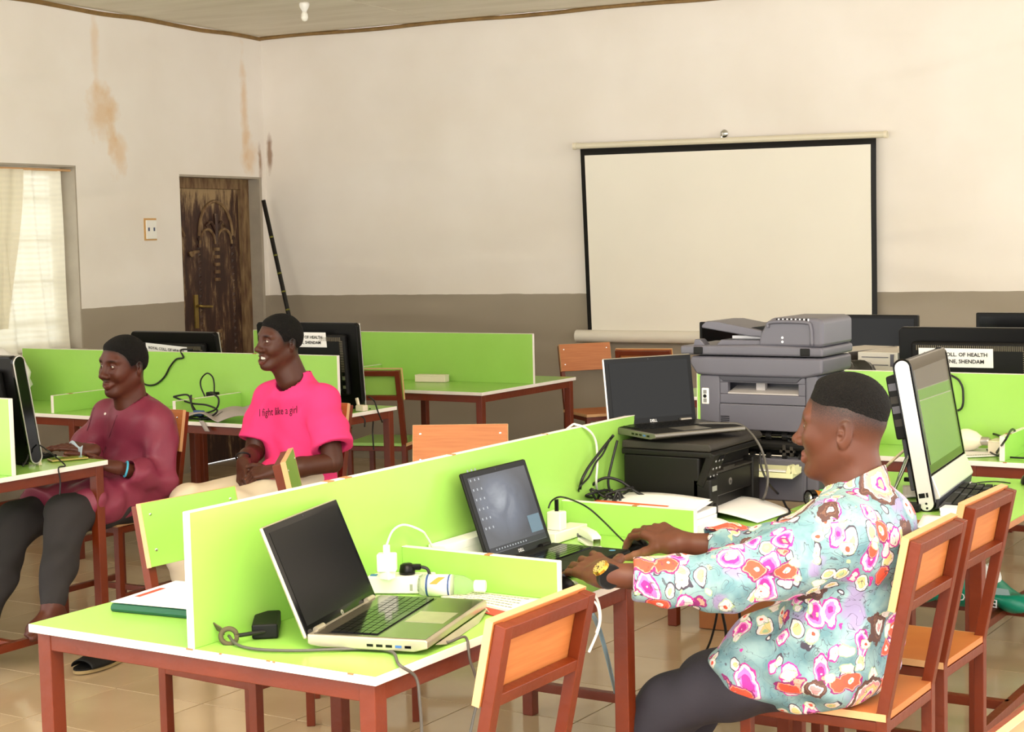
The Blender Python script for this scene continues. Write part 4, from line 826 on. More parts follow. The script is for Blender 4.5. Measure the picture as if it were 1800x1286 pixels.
m=MB(); m.box((-.05,-.008,.018),(-.02,.008,.024),mat('switch_green',(80,220,110),.3)); m.build('switch',fl,bevel=.002)
wire('usb_lead','thin cream lead bent upright behind the flashlight',[D(1450,885,.757),ony(1452,868,4.85),ony(1446,848,4.85),ony(1440,843,4.85),ony(1434,860,4.85),D(1428,872,.757)],.0025,mat('cream_cord',(236,214,180),.5),group=None)
wire('black_lead','short black lead with an orange tip by the printed sheets',[D(1345,882),D(1338,889),D(1330,894)],.004,cord,group=None)
# brown-edged desk
t=thing('white_card_box','small white box beside the keyboard on the brown-edged desk','box',M=frame((-1.476,4.745,TZ),(1,.06)))
m=MB(); m.box((-.04,-.03,0),(.04,.03,.028),white_plastic); m.build('body',t,bevel=.003); m=MB(); m.box((-.041,-.031,.020),(.041,.031,.029),white_plastic); m.build('lid',t,bevel=.002)
flat('paper_sheets','white sheets under the small white box on the brown-edged desk',[(1612,928),(1712,938),(1715,912),(1625,906)],paper,stack=2)
flat('paper_sheets','grey papers under the silver-framed computer stand',[(1590,875),(1700,872),(1690,855),(1590,855)],mat('grey_paper',(206,202,196),.8),stack=3)
t=thing('inline_adapter','tiny black lead connector on the grey papers behind the silver-framed computer','adapter',loc=D(1598,846,.77)); m=MB(); m.box((-.016,-.008,0),(.016,.008,.014),black); m.build('body',t,bevel=.003)
m=MB(); m.tube([(.016,0,.007),(.05,.0,.004),(.09,-.02,.0)],.002,cord); m.build('lead',t)
t=thing('network_box','small black box lying under the rim of the silver-framed computer','adapter',M=frame((-1.635,4.80,TZ),(1,.1))); m=MB(); m.box((-.035,-.03,0),(.035,.03,.022),black_matt); m.build('body',t,bevel=.003); m=MB(); m.box((-.03,-.0305,.006),(.0,-.029,.014),grey_plastic); m.build('port',t)
wire('cream_cable','cream lead rising behind the man\'s collar to the silver-framed computer',[D(1548,830,.80),ony(1562,815,5.0),ony(1585,795,5.02),ony(1608,772,5.05)],.0045,mat('cream_cord',(236,214,180),.5),group=None)
wire('mouse_cable','thin black lead from the red-edged mouse along the brown-edged desk',[D(1692,856),D(1720,848),D(1750,846),D(1776,849)],.0022,cord,group=None)
# desk behind it
t=thing('light_bulb','white glass light bulb lying on the desk behind the tilted computer','bulb',M=frame((-1.868,6.17,TZ+.043),(1,-.12)))
m=MB(); m.lathe([(.004,-.055),(.03,-.05),(.042,-.025),(.043,-.005),(.034,.025),(.02,.045),(.017,.05)],mat('opal_glass',(248,240,214),.2),n=22,M=RY(math.pi/2)); m.build('globe',t,smooth=True)
m=MB(); m.lathe([(.0165,.048),(.0165,.075),(.012,.082)],silver,n=16,M=RY(math.pi/2)); m.build('cap',t,bevel=.001)
t=thing('white_trunking_box','white plastic box with a black lead on the desk behind the tilted computer','box',loc=(-1.725,6.19,TZ)); m=MB(); m.box((-.065,-.05,0),(.03,.05,.045),cream_plastic); m.build('body',t,bevel=.004); m=MB(); m.box((-.066,-.051,.040),(.031,.051,.047),cream_plastic); m.build('lid',t,bevel=.003)
flat('paper_sheet','white letter sheet lying before the light bulb',[(1680,805),(1752,802),(1768,784),(1690,782)],paper,lines=2)
wire('desk_cable','black lead looping over the small divider behind the tilted computer',[D(1700,773,.78),D(1722,765,.79),D(1745,762,.81),(-1.72,6.15,.80),D(1752,795,.757),D(1768,772,.84),D(1780,754,.857),D(1792,770,.80),D(1810,785,.77)],.0042,cord,group=None)
wire('desk_cable','black lead lying along the front edge of the desk behind the tilted computer',[D(1735,790),D(1752,800),D(1785,804),D(1830,805)],.0035,cord,group=None)
wire('screen_cable','black lead hanging down the green partition beside the tilted screen',[(-2.03,6.255,.90),ony(1687,720,6.25),ony(1693,690,6.25),ony(1688,672,6.25),ony(1677,662,6.25),(-2.02,6.27,1.049),(-2.02,6.33,1.03)],.0042,cord,group=None)
mouse('black mouse behind the neck of the man in the patterned shirt',(-2.28,6.10,TZ),.4)
def crumple(label,name,cat,loc,rad,m_,seed=1,amp=.25,n=26,flat_=0.0):
    t=thing(name,label,cat,loc); 
    def fn(u,v):
        a=u*2*math.pi; b=-math.pi/2+v*math.pi; d=Vector((math.cos(a)*math.cos(b),math.sin(a)*math.cos(b),math.sin(b)))
        k=1+amp*(math.sin(5*d.x+seed)*math.sin(6*d.y+2*seed)+.6*abs(math.sin(9*d.z+7*d.x+seed))+.5*abs(math.sin(11*d.y-5*d.z)))-amp*.5
        return(d.x*rad[0]*k,d.y*rad[1]*k,max(d.z*rad[2]*k,-rad[2]*.9)+rad[2]*.9)
    m=MB(); m.sheet(fn,n*2,n,m_); m.build('bag_film',t,smooth=True); return t
bagf=mat('black_bag_film',(18,17,16),.18,coat=.3,bump=.5,bscale=28)
t=crumple('shiny black bin bag bulging above the partition behind the man\'s head','bin_bag','bag',(-2.47,6.47,TZ),(.15,.13,.165),bagf,2,.12)
t=crumple('crumpled white tissue beside the black mouse behind the man\'s neck','tissue','tissue',(-2.30,6.17,TZ),(.05,.035,.03),paper,5,.3,14)
gbag=thing('shopping_bag','green plastic bag with white lettering lying on the bar under the far desk','bag',loc=(-1.93,6.37,.118))
gm=mat('green_bag_film',(16,132,104),.3,bump=.4,bscale=20)
def gb(u,v):
    x=-.27+u*.52; h=.02+.10*math.sin(u*2.9)**.8*(1-.25*math.sin(u*9)); a=v*2*math.pi
    return(x,.09*math.cos(a)*(1-.3*abs(u-.5))+.02*math.sin(u*13),max(h*.5*(1+math.sin(a)),0)+.012*math.sin(u*17+a*2))
m=MB(); m.sheet(gb,36,16,gm); m.build('film',gbag,smooth=True)
text('lettering','EASY CO',.05,T(.04,-.098,.045)@RX(math.pi/2+.25)@RZ(math.pi-.12),white_ink,gbag)
m=MB(); m.sheet(lambda u,v:(.02+u*.10+.02*math.sin(v*4),-.06+.04*v,.10+.08*v+.012*math.sin(u*9+v*5)),10,8,paper); m.build('torn_paper',gbag,smooth=True,solid=.001)
m=MB(); m.add([(.13,-.085,.05),(.19,-.08,.045),(.17,-.06,.085),(.11,-.065,.09)],[(0,1,2,3)],mat('grey_label',(140,160,160),.6)); m.build('grey_patch',gbag)
cbx=thing('cardboard_box','brown cardboard box with a round printed logo standing on the floor under the far desk','box',M=frame((-2.91,5.96,.002),(1,.09)))
card=mat('brown_cardboard',(150,92,48),.8,var=.12,scale=10)
m=MB(); m.box((0,0,0),(.46,.34,.33),card); bx=m.build('carton',cbx,bevel=.003)
for s in(0,1): m=MB(); m.box((0,.17*s+.002,.33),(.46,.17*s+.168,.336),card); m.build('flap',cbx)
LM=Matrix(((1,0,0,.075),(0,0,-1,-.0015),(0,1,0,.20),(0,0,0,1))); m=MB(); m.tube([(.075+.045*math.cos(k*.33),-.001,.205+.028*math.sin(k*.33)) for k in range(19)],.0022,mat('logo_brown',(96,56,28),.8),n=5,smooth=0); m.build('logo_ring',bx); text('lettering','intel',.026,LM,mat('logo_brown',(96,56,28),.8),bx,bold=True)
# empty back desk
t=thing('white_trunking_box','white plastic box lying on the empty back desk','box',loc=(-5.66,8.03,TZ),rz=.15); m=MB(); m.box((-.10,-.03,0),(.10,.03,.042),cream_plastic); m.build('body',t,bevel=.003); m=MB(); m.box((-.101,-.031,.036),(.101,.031,.044),cream_plastic); m.build('lid',t,bevel=.003)
# second row: leads, charger, cloth
PB=6.34
m_c=[ [(305,697),(330,694),(338,712),(352,730),(375,735)], [(305,697),(335,708),(365,712),(382,722),(362,735),(340,728)], [(336,694),(337,712),(345,728),(355,738)], [(370,689),(384,700),(380,718),(358,727),(330,738),(322,735),(345,731)], [(322,737),(340,742),(370,736),(392,724)] ]
for k,pts in enumerate(m_c):
    P=[]
    for j,(x,y) in enumerate(pts): z=.757+max(0,(733-y))*.0024; P.append(onz(x,y,z) if False else ony(x,y,5.93+.02*math.sin(j+k)))
    P=[Vector((p.x,p.y,max(p.z,.757))) for p in P]
    wire('tangled_cable','black lead in the tangle on the desk between the two smiling men',P,.0048,cord,group='tangle of black leads on the second row')
t=thing('video_plug','blue video connector in the tangle of leads on the second row','plug',loc=ony(350,726,5.92)); m=MB(); m.box((-.028,-.012,-.012),(.028,.012,.014),mat('plug_blue',(44,78,140),.4)); m.build('shell',t,bevel=.004); m=MB(); m.tube([(.028,0,0),(.06,.0,-.005)],.007,black,n=8,smooth=0); m.build('strain_relief',t)
t=thing('plug_adapter','black upright plug adapter with looping lead on the second row','adapter',loc=(-5.80,6.28,TZ)); m=MB(); m.box((-.03,-.02,0),(.03,.02,.095),black_matt); m.build('body',t,bevel=.004)
m=MB(); m.tube([(.01,0,.09),(.012,0,.14),(-.0,0,.175),(-.035,0,.19),(-.075,0,.16),(-.08,0,.12),(-.05,0,.06),(-.02,-.02,.01)],.004,cord); m.build('lead',t,smooth=True)
t=thing('socket_strip','white socket strip behind the grey cloth on the second row','power strip',loc=(-5.83,6.20,TZ)); m=MB(); m.box((-.14,-.035,0),(.12,.025,.035),cream_plastic); m.build('body',t,bevel=.003); m=MB(); m.box((-.1,-.03,.035),(-.08,-.01,.037),grey_plastic); m.build('socket_slot',t)
def cl_(u,v): x=-5.63+u*.42; y=5.855+v*.26; z=.755+.035*abs(math.sin(u*5+v*4))*(1-.5*v)+.05*math.sin(u*2.2)*v; return(x,y+.02*math.sin(u*8),z)
gc=thing('grey_cloth','crumpled pale grey cloth on the desk next to the man in pink','cloth'); m=MB(); m.sheet(cl_,30,16,mat('grey_fabric',(176,166,160),.9,var=.15,scale=20)); m.build('fabric',gc,smooth=True,solid=.003)
m=MB(); m.sheet(lambda u,v:(-5.50+u*.03+.04*v,5.853-.004*v,.757-.05*v),3,8,mat('grey_fabric',(176,166,160),.9)); m.build('hanging_strap',gc,smooth=True,solid=.003)
wire('black_cable','black lead looping down the partition beside the maroon man\'s face',[(-6.06,6.42,1.050),(-6.10,6.375,1.050),ony(322,628,6.352),ony(310,631,6.352),ony(299,644,6.352),ony(289,662,6.352),ony(274,675,6.352),ony(257,676,6.352),ony(243,666,6.352),ony(230,652,6.352)],.005,cord,group=None)
t=thing('cream_clip','small cream plastic clip standing by the computer behind the man in pink','clip',loc=onz(636,722,TZ)); m=MB(); m.box((-.025,-.02,0),(.025,.02,.03),cream_plastic); m.build('base',t,bevel=.004); m=MB(); m.bar((-.02,0,.028),(-.03,0,.065),.014,cream_plastic); m.build('lever',t,bevel=.003)
for k,pts in enumerate(([(648,697),(658,705),(664,722),(672,742)],[(650,718),(656,730),(655,760),(657,790)],[(612,722),(625,727),(640,735),(641,750)],[(596,725),(606,735),(614,745),(618,752)])):
    wire('desk_cable','black lead trailing over the end of the second row desk',[onx(x,y,-5.0) if j>1 else onx(x,y,-5.06) for j,(x,y) in enumerate(pts)],.004,cord,group='leads trailing over the second row desk end')
# left desk
kb2=thing('keyboard','black keyboard lying in front of the maroon man\'s computer','keyboard',M=frame((-5.36,4.575,TZ),(0,1))); m=MB(); m.prism([(-.07,0),(.07,0),(.07,.01),(-.07,.022)],-.21,.21,black,axis='y'); m.build('case',kb2,bevel=.004)
m=MB()
for r in range(5):
    for c in range(17): x=-.058+r*.024; y=-.20+c*.0238; m.box((x,y,.015-.085*x),(x+.019,y+.019,.0195-.085*x),black_matt)
m.build('keys',kb2)['kind']='stuff'
ph=thing('mobile_phone','gold-edged phone with green screen lying on the desk corner beside the computer','phone',M=frame((-5.03,4.59,TZ),(.45,.89))); m=MB(); m.box((-.075,-.036,0),(.075,.036,.009),mat('gold_metal',(190,170,110),.3,metal=.8)); m.build('body',ph,bevel=.004); m=MB(); m.box((-.07,-.032,.009),(.07,.032,.0096),mat('green_display',(120,150,30),.12)); m.build('display',ph)
wire('desk_cable','thin black leads dropping over the edge of the maroon man\'s desk',[onx(70,782,-5.0),onx(82,790,-4.97),onx(92,798,-4.95),(-4.882,4.44,.757),onx(103,822,-4.875),onx(106,845,-4.875),onx(105,870,-4.875)],.003,cord,group=None)
wire('desk_cable','thin black lead hanging down the back of the maroon man\'s computer',[onx(27,713,-5.06),onx(42,730,-5.05),onx(52,765,-5.03),onx(50,800,-5.02),onx(40,819,-5.0)],.0035,cord,group=None)
t=crumple('white plastic bag slumped on the second row desk below the curtain','plastic_bag','bag',(-7.25,6.10,TZ),(.22,.16,.16),mat('white_bag_film',(236,232,226),.35),3,.14,18)
# floor
sl=thing('slipper','black slip-on sandal with a pale tag lying on the tiles under the desk','slipper',M=frame((-4.67,4.375,.002),(-.05,1)))
def outl(n=20,w=.05,l=.13): return [(l*math.cos(2*math.pi*k/n),w*math.sin(2*math.pi*k/n)*(1-.18*math.cos(2*math.pi*k/n))) for k in range(n)]
m=MB(); m.prism(outl(),0,.014,mat('tan_sole',(150,128,86),.7),axis='z'); m.build('sole',sl,bevel=.003); m=MB(); m.prism(outl(20,.049,.128),.014,.020,black_matt,axis='z'); m.build('footbed',sl)
m=MB(); m.sheet(lambda u,v:(-.095+v*.11,.056*math.cos(math.pi*u)*(1-.1*abs(v-.6)),.018+.052*math.sin(math.pi*u)*(.55+.45*v)),16,8,black_matt); so=m.build('upper',sl,smooth=True,solid=.004)
m=MB(); m.box((-.028,-.016,.070),(-.006,.014,.0725),cream_plastic); m.build('tag',so)
pc=thing('patterned_cloth','blue and cream patterned cloth hanging over the chair nearest the camera','cloth')
ptm=mat('patterned_fabric',(72,78,140),.85,var=.5,scale=38,rgb2=(226,214,196))
m=MB(); m.sheet(lambda u,v:(-.655+.09*min(v*3,1)+.02*math.sin(u*9),2.34+u*.28,.845-.05*min(v*3,1)-.34*max(v-.3,0)+.008*math.sin(u*14)),20,14,ptm); m.build('fabric',pc,smooth=True,solid=.003)
wire('white_cable','white lead hanging off the nearest desk in front of the gold watch',[D(985,1018,.757),D(1012,1024,.757),(-1.93,3.33,.757),onx(1045,1045,-1.915),onx(1055,1075,-1.91),onx(1052,1105,-1.91),onx(1035,1146,-1.91)],.0034,cordw,group=None)
wire('white_cable','second strand of white lead hanging beside the first in front of the watch',[(-1.935,3.31,.752),onx(1046,1058,-1.905),onx(1054,1088,-1.90),onx(1048,1112,-1.905)],.0030,cordw,group=None)
wire('pale_blue_cord','pale blue cord stretched from the desk edge down to the floor',[onx(1040,1075,-2.0),ony(1055,1110,3.72),ony(1070,1165,3.9),onz(1085,1230,.01)],.006,mat('pale_blue_cord',(150,180,196),.5),group=None)
# ------------------------------------------------------------------ people: smooth distance-field bodies turned into one surface each
F=np.float32
def v3(a): return np.array(a,dtype=F)
class SDF:
    """list of blended solids; each op: (kind, distance function, blend radius)"""
    def __init__(s): s.ops=[]; s.post=[]
    def cone(s,a,b,ra,rb,k=.02,op='u'):
        a=v3(a); b=v3(b); ab=b-a; L=float(ab@ab)+1e-9
        def f(P): t=np.clip(((P-a)@ab)/L,0,1); q=P-a-t[:,None]*ab; return np.sqrt((q*q).sum(1))-(ra+(rb-ra)*t)
        s.ops.append((op,f,k)); return s
    def path(s,pts,radii,k=.02,op='u'):
        for i in range(len(pts)-1): s.cone(pts[i],pts[i+1],radii[i],radii[i+1],k,op)
        return s
    def ell(s,c,r,k=.02,op='u',R=None):
        c=v3(c); r=v3(r); Rm=None if R is None else np.array(R.to_3x3(),dtype=F)
        def f(P):
            q=P-c
            if Rm is not None: q=q@Rm                     # world -> local (columns are axes)
            k0=np.sqrt(((q/r)**2).sum(1)); k1=np.sqrt(((q/(r*r))**2).sum(1))+1e-9; return k0*(k0-1)/k1
        s.ops.append((op,f,k)); return s
    def box(s,c,h,rad=.01,k=.01,op='u',R=None):
        c=v3(c); h=v3(h)-rad; Rm=None if R is None else np.array(R.to_3x3(),dtype=F)
        def f(P):
            q=P-c
            if Rm is not None: q=q@Rm
            q=np.abs(q)-h; return np.sqrt((np.maximum(q,0)**2).sum(1))+np.minimum(q.max(1),0)-rad
        s.ops.append((op,f,k)); return s
    def half(s,p,n,k=.004):                               # keep the side the normal points away from
        p=v3(p); n=v3(n)/np.linalg.norm(n); s.ops.append(('i',lambda P:(P-p)@n,k)); return s
    def disp(s,f): s.ops.append(('d',f,0)); return s
    def __call__(s,P):
        d=np.full(len(P),1.0,dtype=F)
        for op,f,k in s.ops:
            e=f(P)
            if op=='u': h=np.maximum(k-np.abs(d-e),0)/k; d=np.minimum(d,e)-h*h*k*.25
            elif op=='s': e=-e; h=np.maximum(k-np.abs(d-e),0)/k; d=np.maximum(d,e)+h*h*k*.25
            elif op=='i': h=np.maximum(k-np.abs(d-e),0)/k; d=np.maximum(d,e)+h*h*k*.25
            else: d=d+e
        return d
def surface(fn, lo, hi, h):
    lo=np.array(lo,dtype=np.float64); hi=np.array(hi,dtype=np.float64)
    n=np.ceil((hi-lo)/h).astype(int)+1
    ax=[(lo[i]+h*np.arange(n[i])).astype(F) for i in range(3)]
    V=np.empty(n,dtype=F)
    for i in range(0,n[0],16):                            # slabs keep memory low
        X,Y,Z=np.meshgrid(ax[0][i:i+16],ax[1],ax[2],indexing='ij')
        V[i:i+16]=fn(np.stack([X.ravel(),Y.ravel(),Z.ravel()],1)).reshape(X.shape)
    ins=V<0; c=n-1
    cnt=np.zeros(c,dtype=F); acc=np.zeros((*c,3),dtype=F)
    for axis in range(3):
        o=[a for a in range(3) if a!=axis]
        for da in(0,1):
            for db in(0,1):
                s0=[None]*3; s1=[None]*3; off=[0,0,0]
                s0[axis]=slice(0,c[axis]); s1[axis]=slice(1,c[axis]+1)
                for q,dd in((o[0],da),(o[1],db)): s0[q]=s1[q]=slice(dd,c[q]+dd); off[q]=dd
                A=V[tuple(s0)]; B=V[tuple(s1)]; x=(A<0)!=(B<0)
                t=np.where(x,A/np.where(x,A-B,1),0)
                cnt+=x
                for q in range(3): acc[...,q]+=x*(t if q==axis else off[q])
    act=cnt>0; idx=-np.ones(c,dtype=np.int64); idx[act]=np.arange(act.sum())
    I=np.argwhere(act); verts=(I+acc[act]/cnt[act][:,None])*h+lo
    faces=[]
    for axis in range(3):
        o1,o2=(axis+1)%3,(axis+2)%3
        s0=[slice(0,None)]*3; s0[axis]=slice(0,n[axis]-1); s1=[slice(0,None)]*3; s1[axis]=slice(1,None)
        a=ins[tuple(s0)]; b=ins[tuple(s1)]; E_=np.argwhere(a!=b)
        E_=E_[(E_[:,o1]>0)&(E_[:,o2]>0)&(E_[:,o1]<c[o1])&(E_[:,o2]<c[o2])]
        fl=a[tuple(E_.T)]
        def at(d1,d2): q=E_.copy(); q[:,o1]-=d1; q[:,o2]-=d2; return idx[tuple(q.T)]
        Q=np.stack([at(1,1),at(0,1),at(0,0),at(1,0)],1); Q[~fl]=Q[~fl][:,::-1]; faces.append(Q)
    return verts, np.concatenate(faces)
def mesh_object(name, pieces, materials, parent, tints=None, smooth_iter=0, uvw=None):
    V=[];Fc=[];k=0
    for v,f in pieces: V.append(v); Fc.append(f+k); k+=len(v)
    V=np.concatenate(V); Fc=np.concatenate(Fc)
    me=bpy.data.meshes.new(name); me.vertices.add(len(V)); me.vertices.foreach_set('co',V.astype(np.float32).ravel())
    me.loops.add(len(Fc)*4); me.loops.foreach_set('vertex_index',Fc.astype(np.int32).ravel())
    me.polygons.add(len(Fc)); me.polygons.foreach_set('loop_start',np.arange(0,len(Fc)*4,4,dtype=np.int32)); me.polygons.foreach_set('loop_total',np.full(len(Fc),4,dtype=np.int32))
    me.update(calc_edges=True); me.validate()
    me.polygons.foreach_set('use_smooth',[True]*len(me.polygons))
    for m in materials: me.materials.append(m)
    if tints is not None:
        ca=me.color_attributes.new('tint','FLOAT_COLOR','POINT'); T4=np.zeros((len(V),4),dtype=np.float32); T4[:,3]=1; T4[:,:3]=np.concatenate(tints)
        ca.data.foreach_set('color',T4.ravel())
    o=bpy.data.objects.new(name,me); COL.objects.link(o); o.parent=parent
    if smooth_iter: md=o.modifiers.new('smooth','SMOOTH'); md.factor=.5; md.iterations=smooth_iter
    return o
def skin_material(name, rgb, dark, lip, pale):
    m=bpy.data.materials.new(name); m.use_nodes=True; nt=m.node_tree; b=nt.nodes['Principled BSDF']; N=nt.nodes.new; L=nt.links.new
    at=N('ShaderNodeVertexColor'); at.layer_name='tint'; sp=N('ShaderNodeSeparateColor'); L(at.outputs[0],sp.inputs[0])
    tc=N('ShaderNodeTexCoord'); n=N('ShaderNodeTexNoise'); n.inputs['Scale'].default_value=18; n.inputs['Detail'].default_value=6; L(tc.outputs['Object'],n.inputs['Vector'])
    a=N('ShaderNodeMix'); a.data_type='RGBA'; a.inputs[6].default_value=(*lin(rgb),1); a.inputs[7].default_value=(*[v*.82 for v in lin(rgb)],1); L(n.outputs[0],a.inputs[0]); col=a.outputs[2]
    nf=N('ShaderNodeTexNoise'); nf.inputs['Scale'].default_value=420; L(tc.outputs['Object'],nf.inputs['Vector'])
    for ch,c in(('Green',lip),('Blue',pale)):
        x=N('ShaderNodeMix'); x.data_type='RGBA'; L(sp.outputs[ch],x.inputs[0]); L(col,x.inputs[6]); x.inputs[7].default_value=(*lin(c),1); col=x.outputs[2]
    r=N('ShaderNodeMath'); r.operation='MULTIPLY_ADD'; r.inputs[1].default_value=1.1; r.inputs[2].default_value=-.55; L(nf.outputs[0],r.inputs[0])
    r1=N('ShaderNodeMath'); r1.operation='MULTIPLY_ADD'; r1.inputs[2].default_value=0; L(r.outputs[0],r1.inputs[0]); 
    s4=N('ShaderNodeMath'); s4.operation='MULTIPLY'; s4.inputs[1].default_value=1.6; L(sp.outputs['Red'],s4.inputs[0]); L(s4.outputs[0],r1.inputs[1])
    r2=N('ShaderNodeMath'); r2.use_clamp=True; L(r1.outputs[0],r2.inputs[0]); L(sp.outputs['Red'],r2.inputs[1])
    x=N('ShaderNodeMix'); x.data_type='RGBA'; L(r2.outputs[0],x.inputs[0]); L(col,x.inputs[6]); x.inputs[7].default_value=(*lin(dark),1)
    L(x.outputs[2],b.inputs['Base Color']); b.inputs['Roughness'].default_value=.46; b.inputs['Specular IOR Level'].default_value=.35
    b.inputs['Subsurface Weight'].default_value=.08; b.inputs['Subsurface Radius'].default_value=(.01,.004,.002)
    return m
def gauss(P,c,r): q=(P-np.array(c))/np.array(r); return np.exp(-(q*q).sum(1))
def build_head(Mh, neck_to, smile=0.0, teeth=False, scale=1.0, hair_h=.012, fade=True, jaw=1.0, beard=0.0, h=.0028, nose=1.0):
    """returns skin piece and tint in world space, plus hair piece; head axes: x face, y left, z up"""
    s=SDF()
    s.ell((-.014,0,.030),(.096,.074,.090),.01)
    s.ell((.024,0,.012),(.062,.064,.075),.04)
    s.ell((.034,0,-.048),(.056,.055*jaw,.066),.04)
    for y in(-1,1):
        s.cone((-.018,y*.055*jaw,-.050),(.058,y*.022,-.103),.020,.018,.03)
        s.ell((.058,y*.040,-.018),(.026,.022,.022),.025)
        s.cone((.078,y*.012,.030),(.070,y*.046,.030),.012,.011,.018)
    s.ell((.072,0,-.107),(.022,.022,.017),.025)
    for y in(-1,1): s.ell((.098,y*.034,.008),(.022,.020,.014),.018,'s')
    s.cone((.085,0,.024),(.108,0,-.024),.0085,.0115,.014); s.ell((.112,0,-.030),(.015,.0150*nose,.0125),.010)
    for y in(-1,1): s.ell((.099,y*.0165*nose,-.034),(.014,.0100,.0100),.006); s.ell((.106,y*.0075,-.043),(.006,.004,.005),.004,'s')
    # mouth: two lips swept along a curve that rises and withdraws with the smile
    up=.012*smile; wd=.024+.008*smile; op=.004+(.009 if teeth else 0)
    for sgn,rr,zz in((1,.0075,-.0655),(-1,.0088,-.0775-(op if teeth else 0))):
        pts=[(.094-.20*(y*wd)**2/.024-.12*abs(y)**2*.07, y*wd, zz+(up*y*y if True else 0)*( .8 if sgn<0 else .35)-(.002*(1-abs(y)) if sgn<0 else -.001*(1-abs(y)))) for y in(-1,-.5,0,.5,1)]
        pts=[(p[0],p[1],p[2]+((-.0715-p[2])*abs(q)**2*.75)+up*q*q*.6) for p,q in zip(pts,(-1,-.5,0,.5,1))]
        s.path(pts,[rr*.45,rr*.9,rr,rr*.9,rr*.45],.007)
    if teeth: s.ell((.092,0,-.073+up*.3),(.022,wd*.80,.0085),.003,'s')
    else: s.path([(.104-.0,-wd*.0,-.0715),(.100,-wd*.5,-.0712+up*.2),(.090,-wd*.95,-.0705+up*.7)],[.0013,.0013,.001],.002,'s'); s.path([(.104,0,-.0715),(.100,wd*.5,-.0712+up*.2),(.090,wd*.95,-.0705+up*.7)],[.0013,.0013,.001],.002,'s')
    if smile: 
        for y in(-1,1): s.ell((.062,y*.046,-.036),(.02,.016,.018),.02)
    # eyes: lids as a shell with an almond opening
    for y in(-1,1):
        s.ell((.0735,y*.0325,.008),(.0150,.0160,.0135),.006)
        s.ell((.0885,y*.0330,.0078),(.012,.0128,.0042 if smile<.5 else .0036),.002,'s')
    # ears
    for y in(-1,1):
        R=RZ(y*.35)@RY(-.18)
        s.ell((-.026,y*.077,-.006),(.020,.0085,.033),.006,'u',R); s.ell((-.018,y*.084,-.002),(.010,.006,.019),.006,'s',R)
        s.ell((-.018,y*.079,-.004),(.006,.006,.007),.004); s.ell((-.020,y*.076,-.033),(.010,.006,.009),.005)
    nk=Mh.inverted()@Vector(neck_to)/1.0
    nk=(Mh.inverted()@Vector(neck_to))
    s.cone((-.030,0,-.055),tuple(nk),.056,.066,.03)
    s.cone((.020,0,-.085),tuple(nk+Vector((.03,0,0))),.03,.05,.03)
    lo=np.minimum((-.13,-.10,-.135),np.array(nk)-.075); hi=np.maximum((.135,.10,.135),np.array(nk)+.075)
    v,f=surface(s,lo,hi,h)
    def sig(x): return 1/(1+np.exp(-np.clip(x,-30,30)))
    hx,hz=(([-.115,-.07,-.03,.03,.055,.075],[.012,.034,.050,.057,.066,.075]) if fade else ([-.115,-.065,-.045,-.020,.018,.030,.045,.060,.078],[-.050,-.042,-.020,.004,-.002,.024,.050,.064,.074]))
    line=lambda P:np.interp(P[:,0],hx,hz).astype(F)
    wdt=np.where(v[:,0]>.06,.004,.015 if fade else .006)
    R_=sig((v[:,2]-line(v)+np.where(v[:,0]>.06,.003,.024 if fade else .006))/wdt)*.96
    R_+= .85*sum(1.1*gauss(v,(.083,y*.034,.0305),(.02,.018,.0050)) for y in(-1,1))
    R_+= beard*(gauss(v,(.078,0,-.108),(.02,.02,.014))+.5*gauss(v,(.10,0,-.056),(.012,.024,.005)))
    G_=sum(gauss(v,(.098,0,z),(.014,wd*.9,.0065)) for z in(-.066,-.078-(op if teeth else 0)))*.8
    tint=np.stack([np.clip(R_,0,1),np.clip(G_,0,1),np.zeros(len(v))],1)
    # hair
    g=SDF(); g.ell((-.014,0,.030),(.096,.074,.090),.01); g.ell((.028,0,.012),(.062,.064,.075),.04)
    def thick(P):
        a_=P[:,2]-line(P); q=np.clip(a_/(.060 if fade else .034),0,1); q=q*q*(3-2*q)
        return -(-.0022+.0022*np.clip(a_/.006,-3,1)+hair_h*q*(1+.35*np.clip((P[:,2]-.07)/.05,0,1)*(1 if fade else .2)))
    g.disp(thick)
    g.disp(lambda P:.0012*np.sin(P[:,0]*700+3*np.sin(P[:,2]*260))*np.sin(P[:,1]*680+2*np.sin(P[:,0]*300))*np.sin(P[:,2]*720))
    hv,hf=surface(g,(-.135,-.10,-.07),(.11,.10,.155),.0032)
    M3=np.array(Mh.to_3x3())*scale; t=np.array(Mh.translation)
    w=lambda q:q@M3.T+t
    eyes=[Mh@(Vector((.0735,y*.0325,.008))*scale) for y in(-1,1)]
    return (w(v),f),tint,(w(hv),hf),eyes
def head_frame(c, fwd, pitch=0.0, roll=0.0):
    M=frame(c,fwd); return M@RY(pitch)@RX(roll)
eye_white=mat('eye_white',(200,188,174),.15); iris=mat('dark_iris',(28,16,12),.08); hairm=mat('black_hair',(17,14,12),.75,bump=.9,bscale=260,spec=.25); toothm=mat('teeth',(244,238,226),.2)
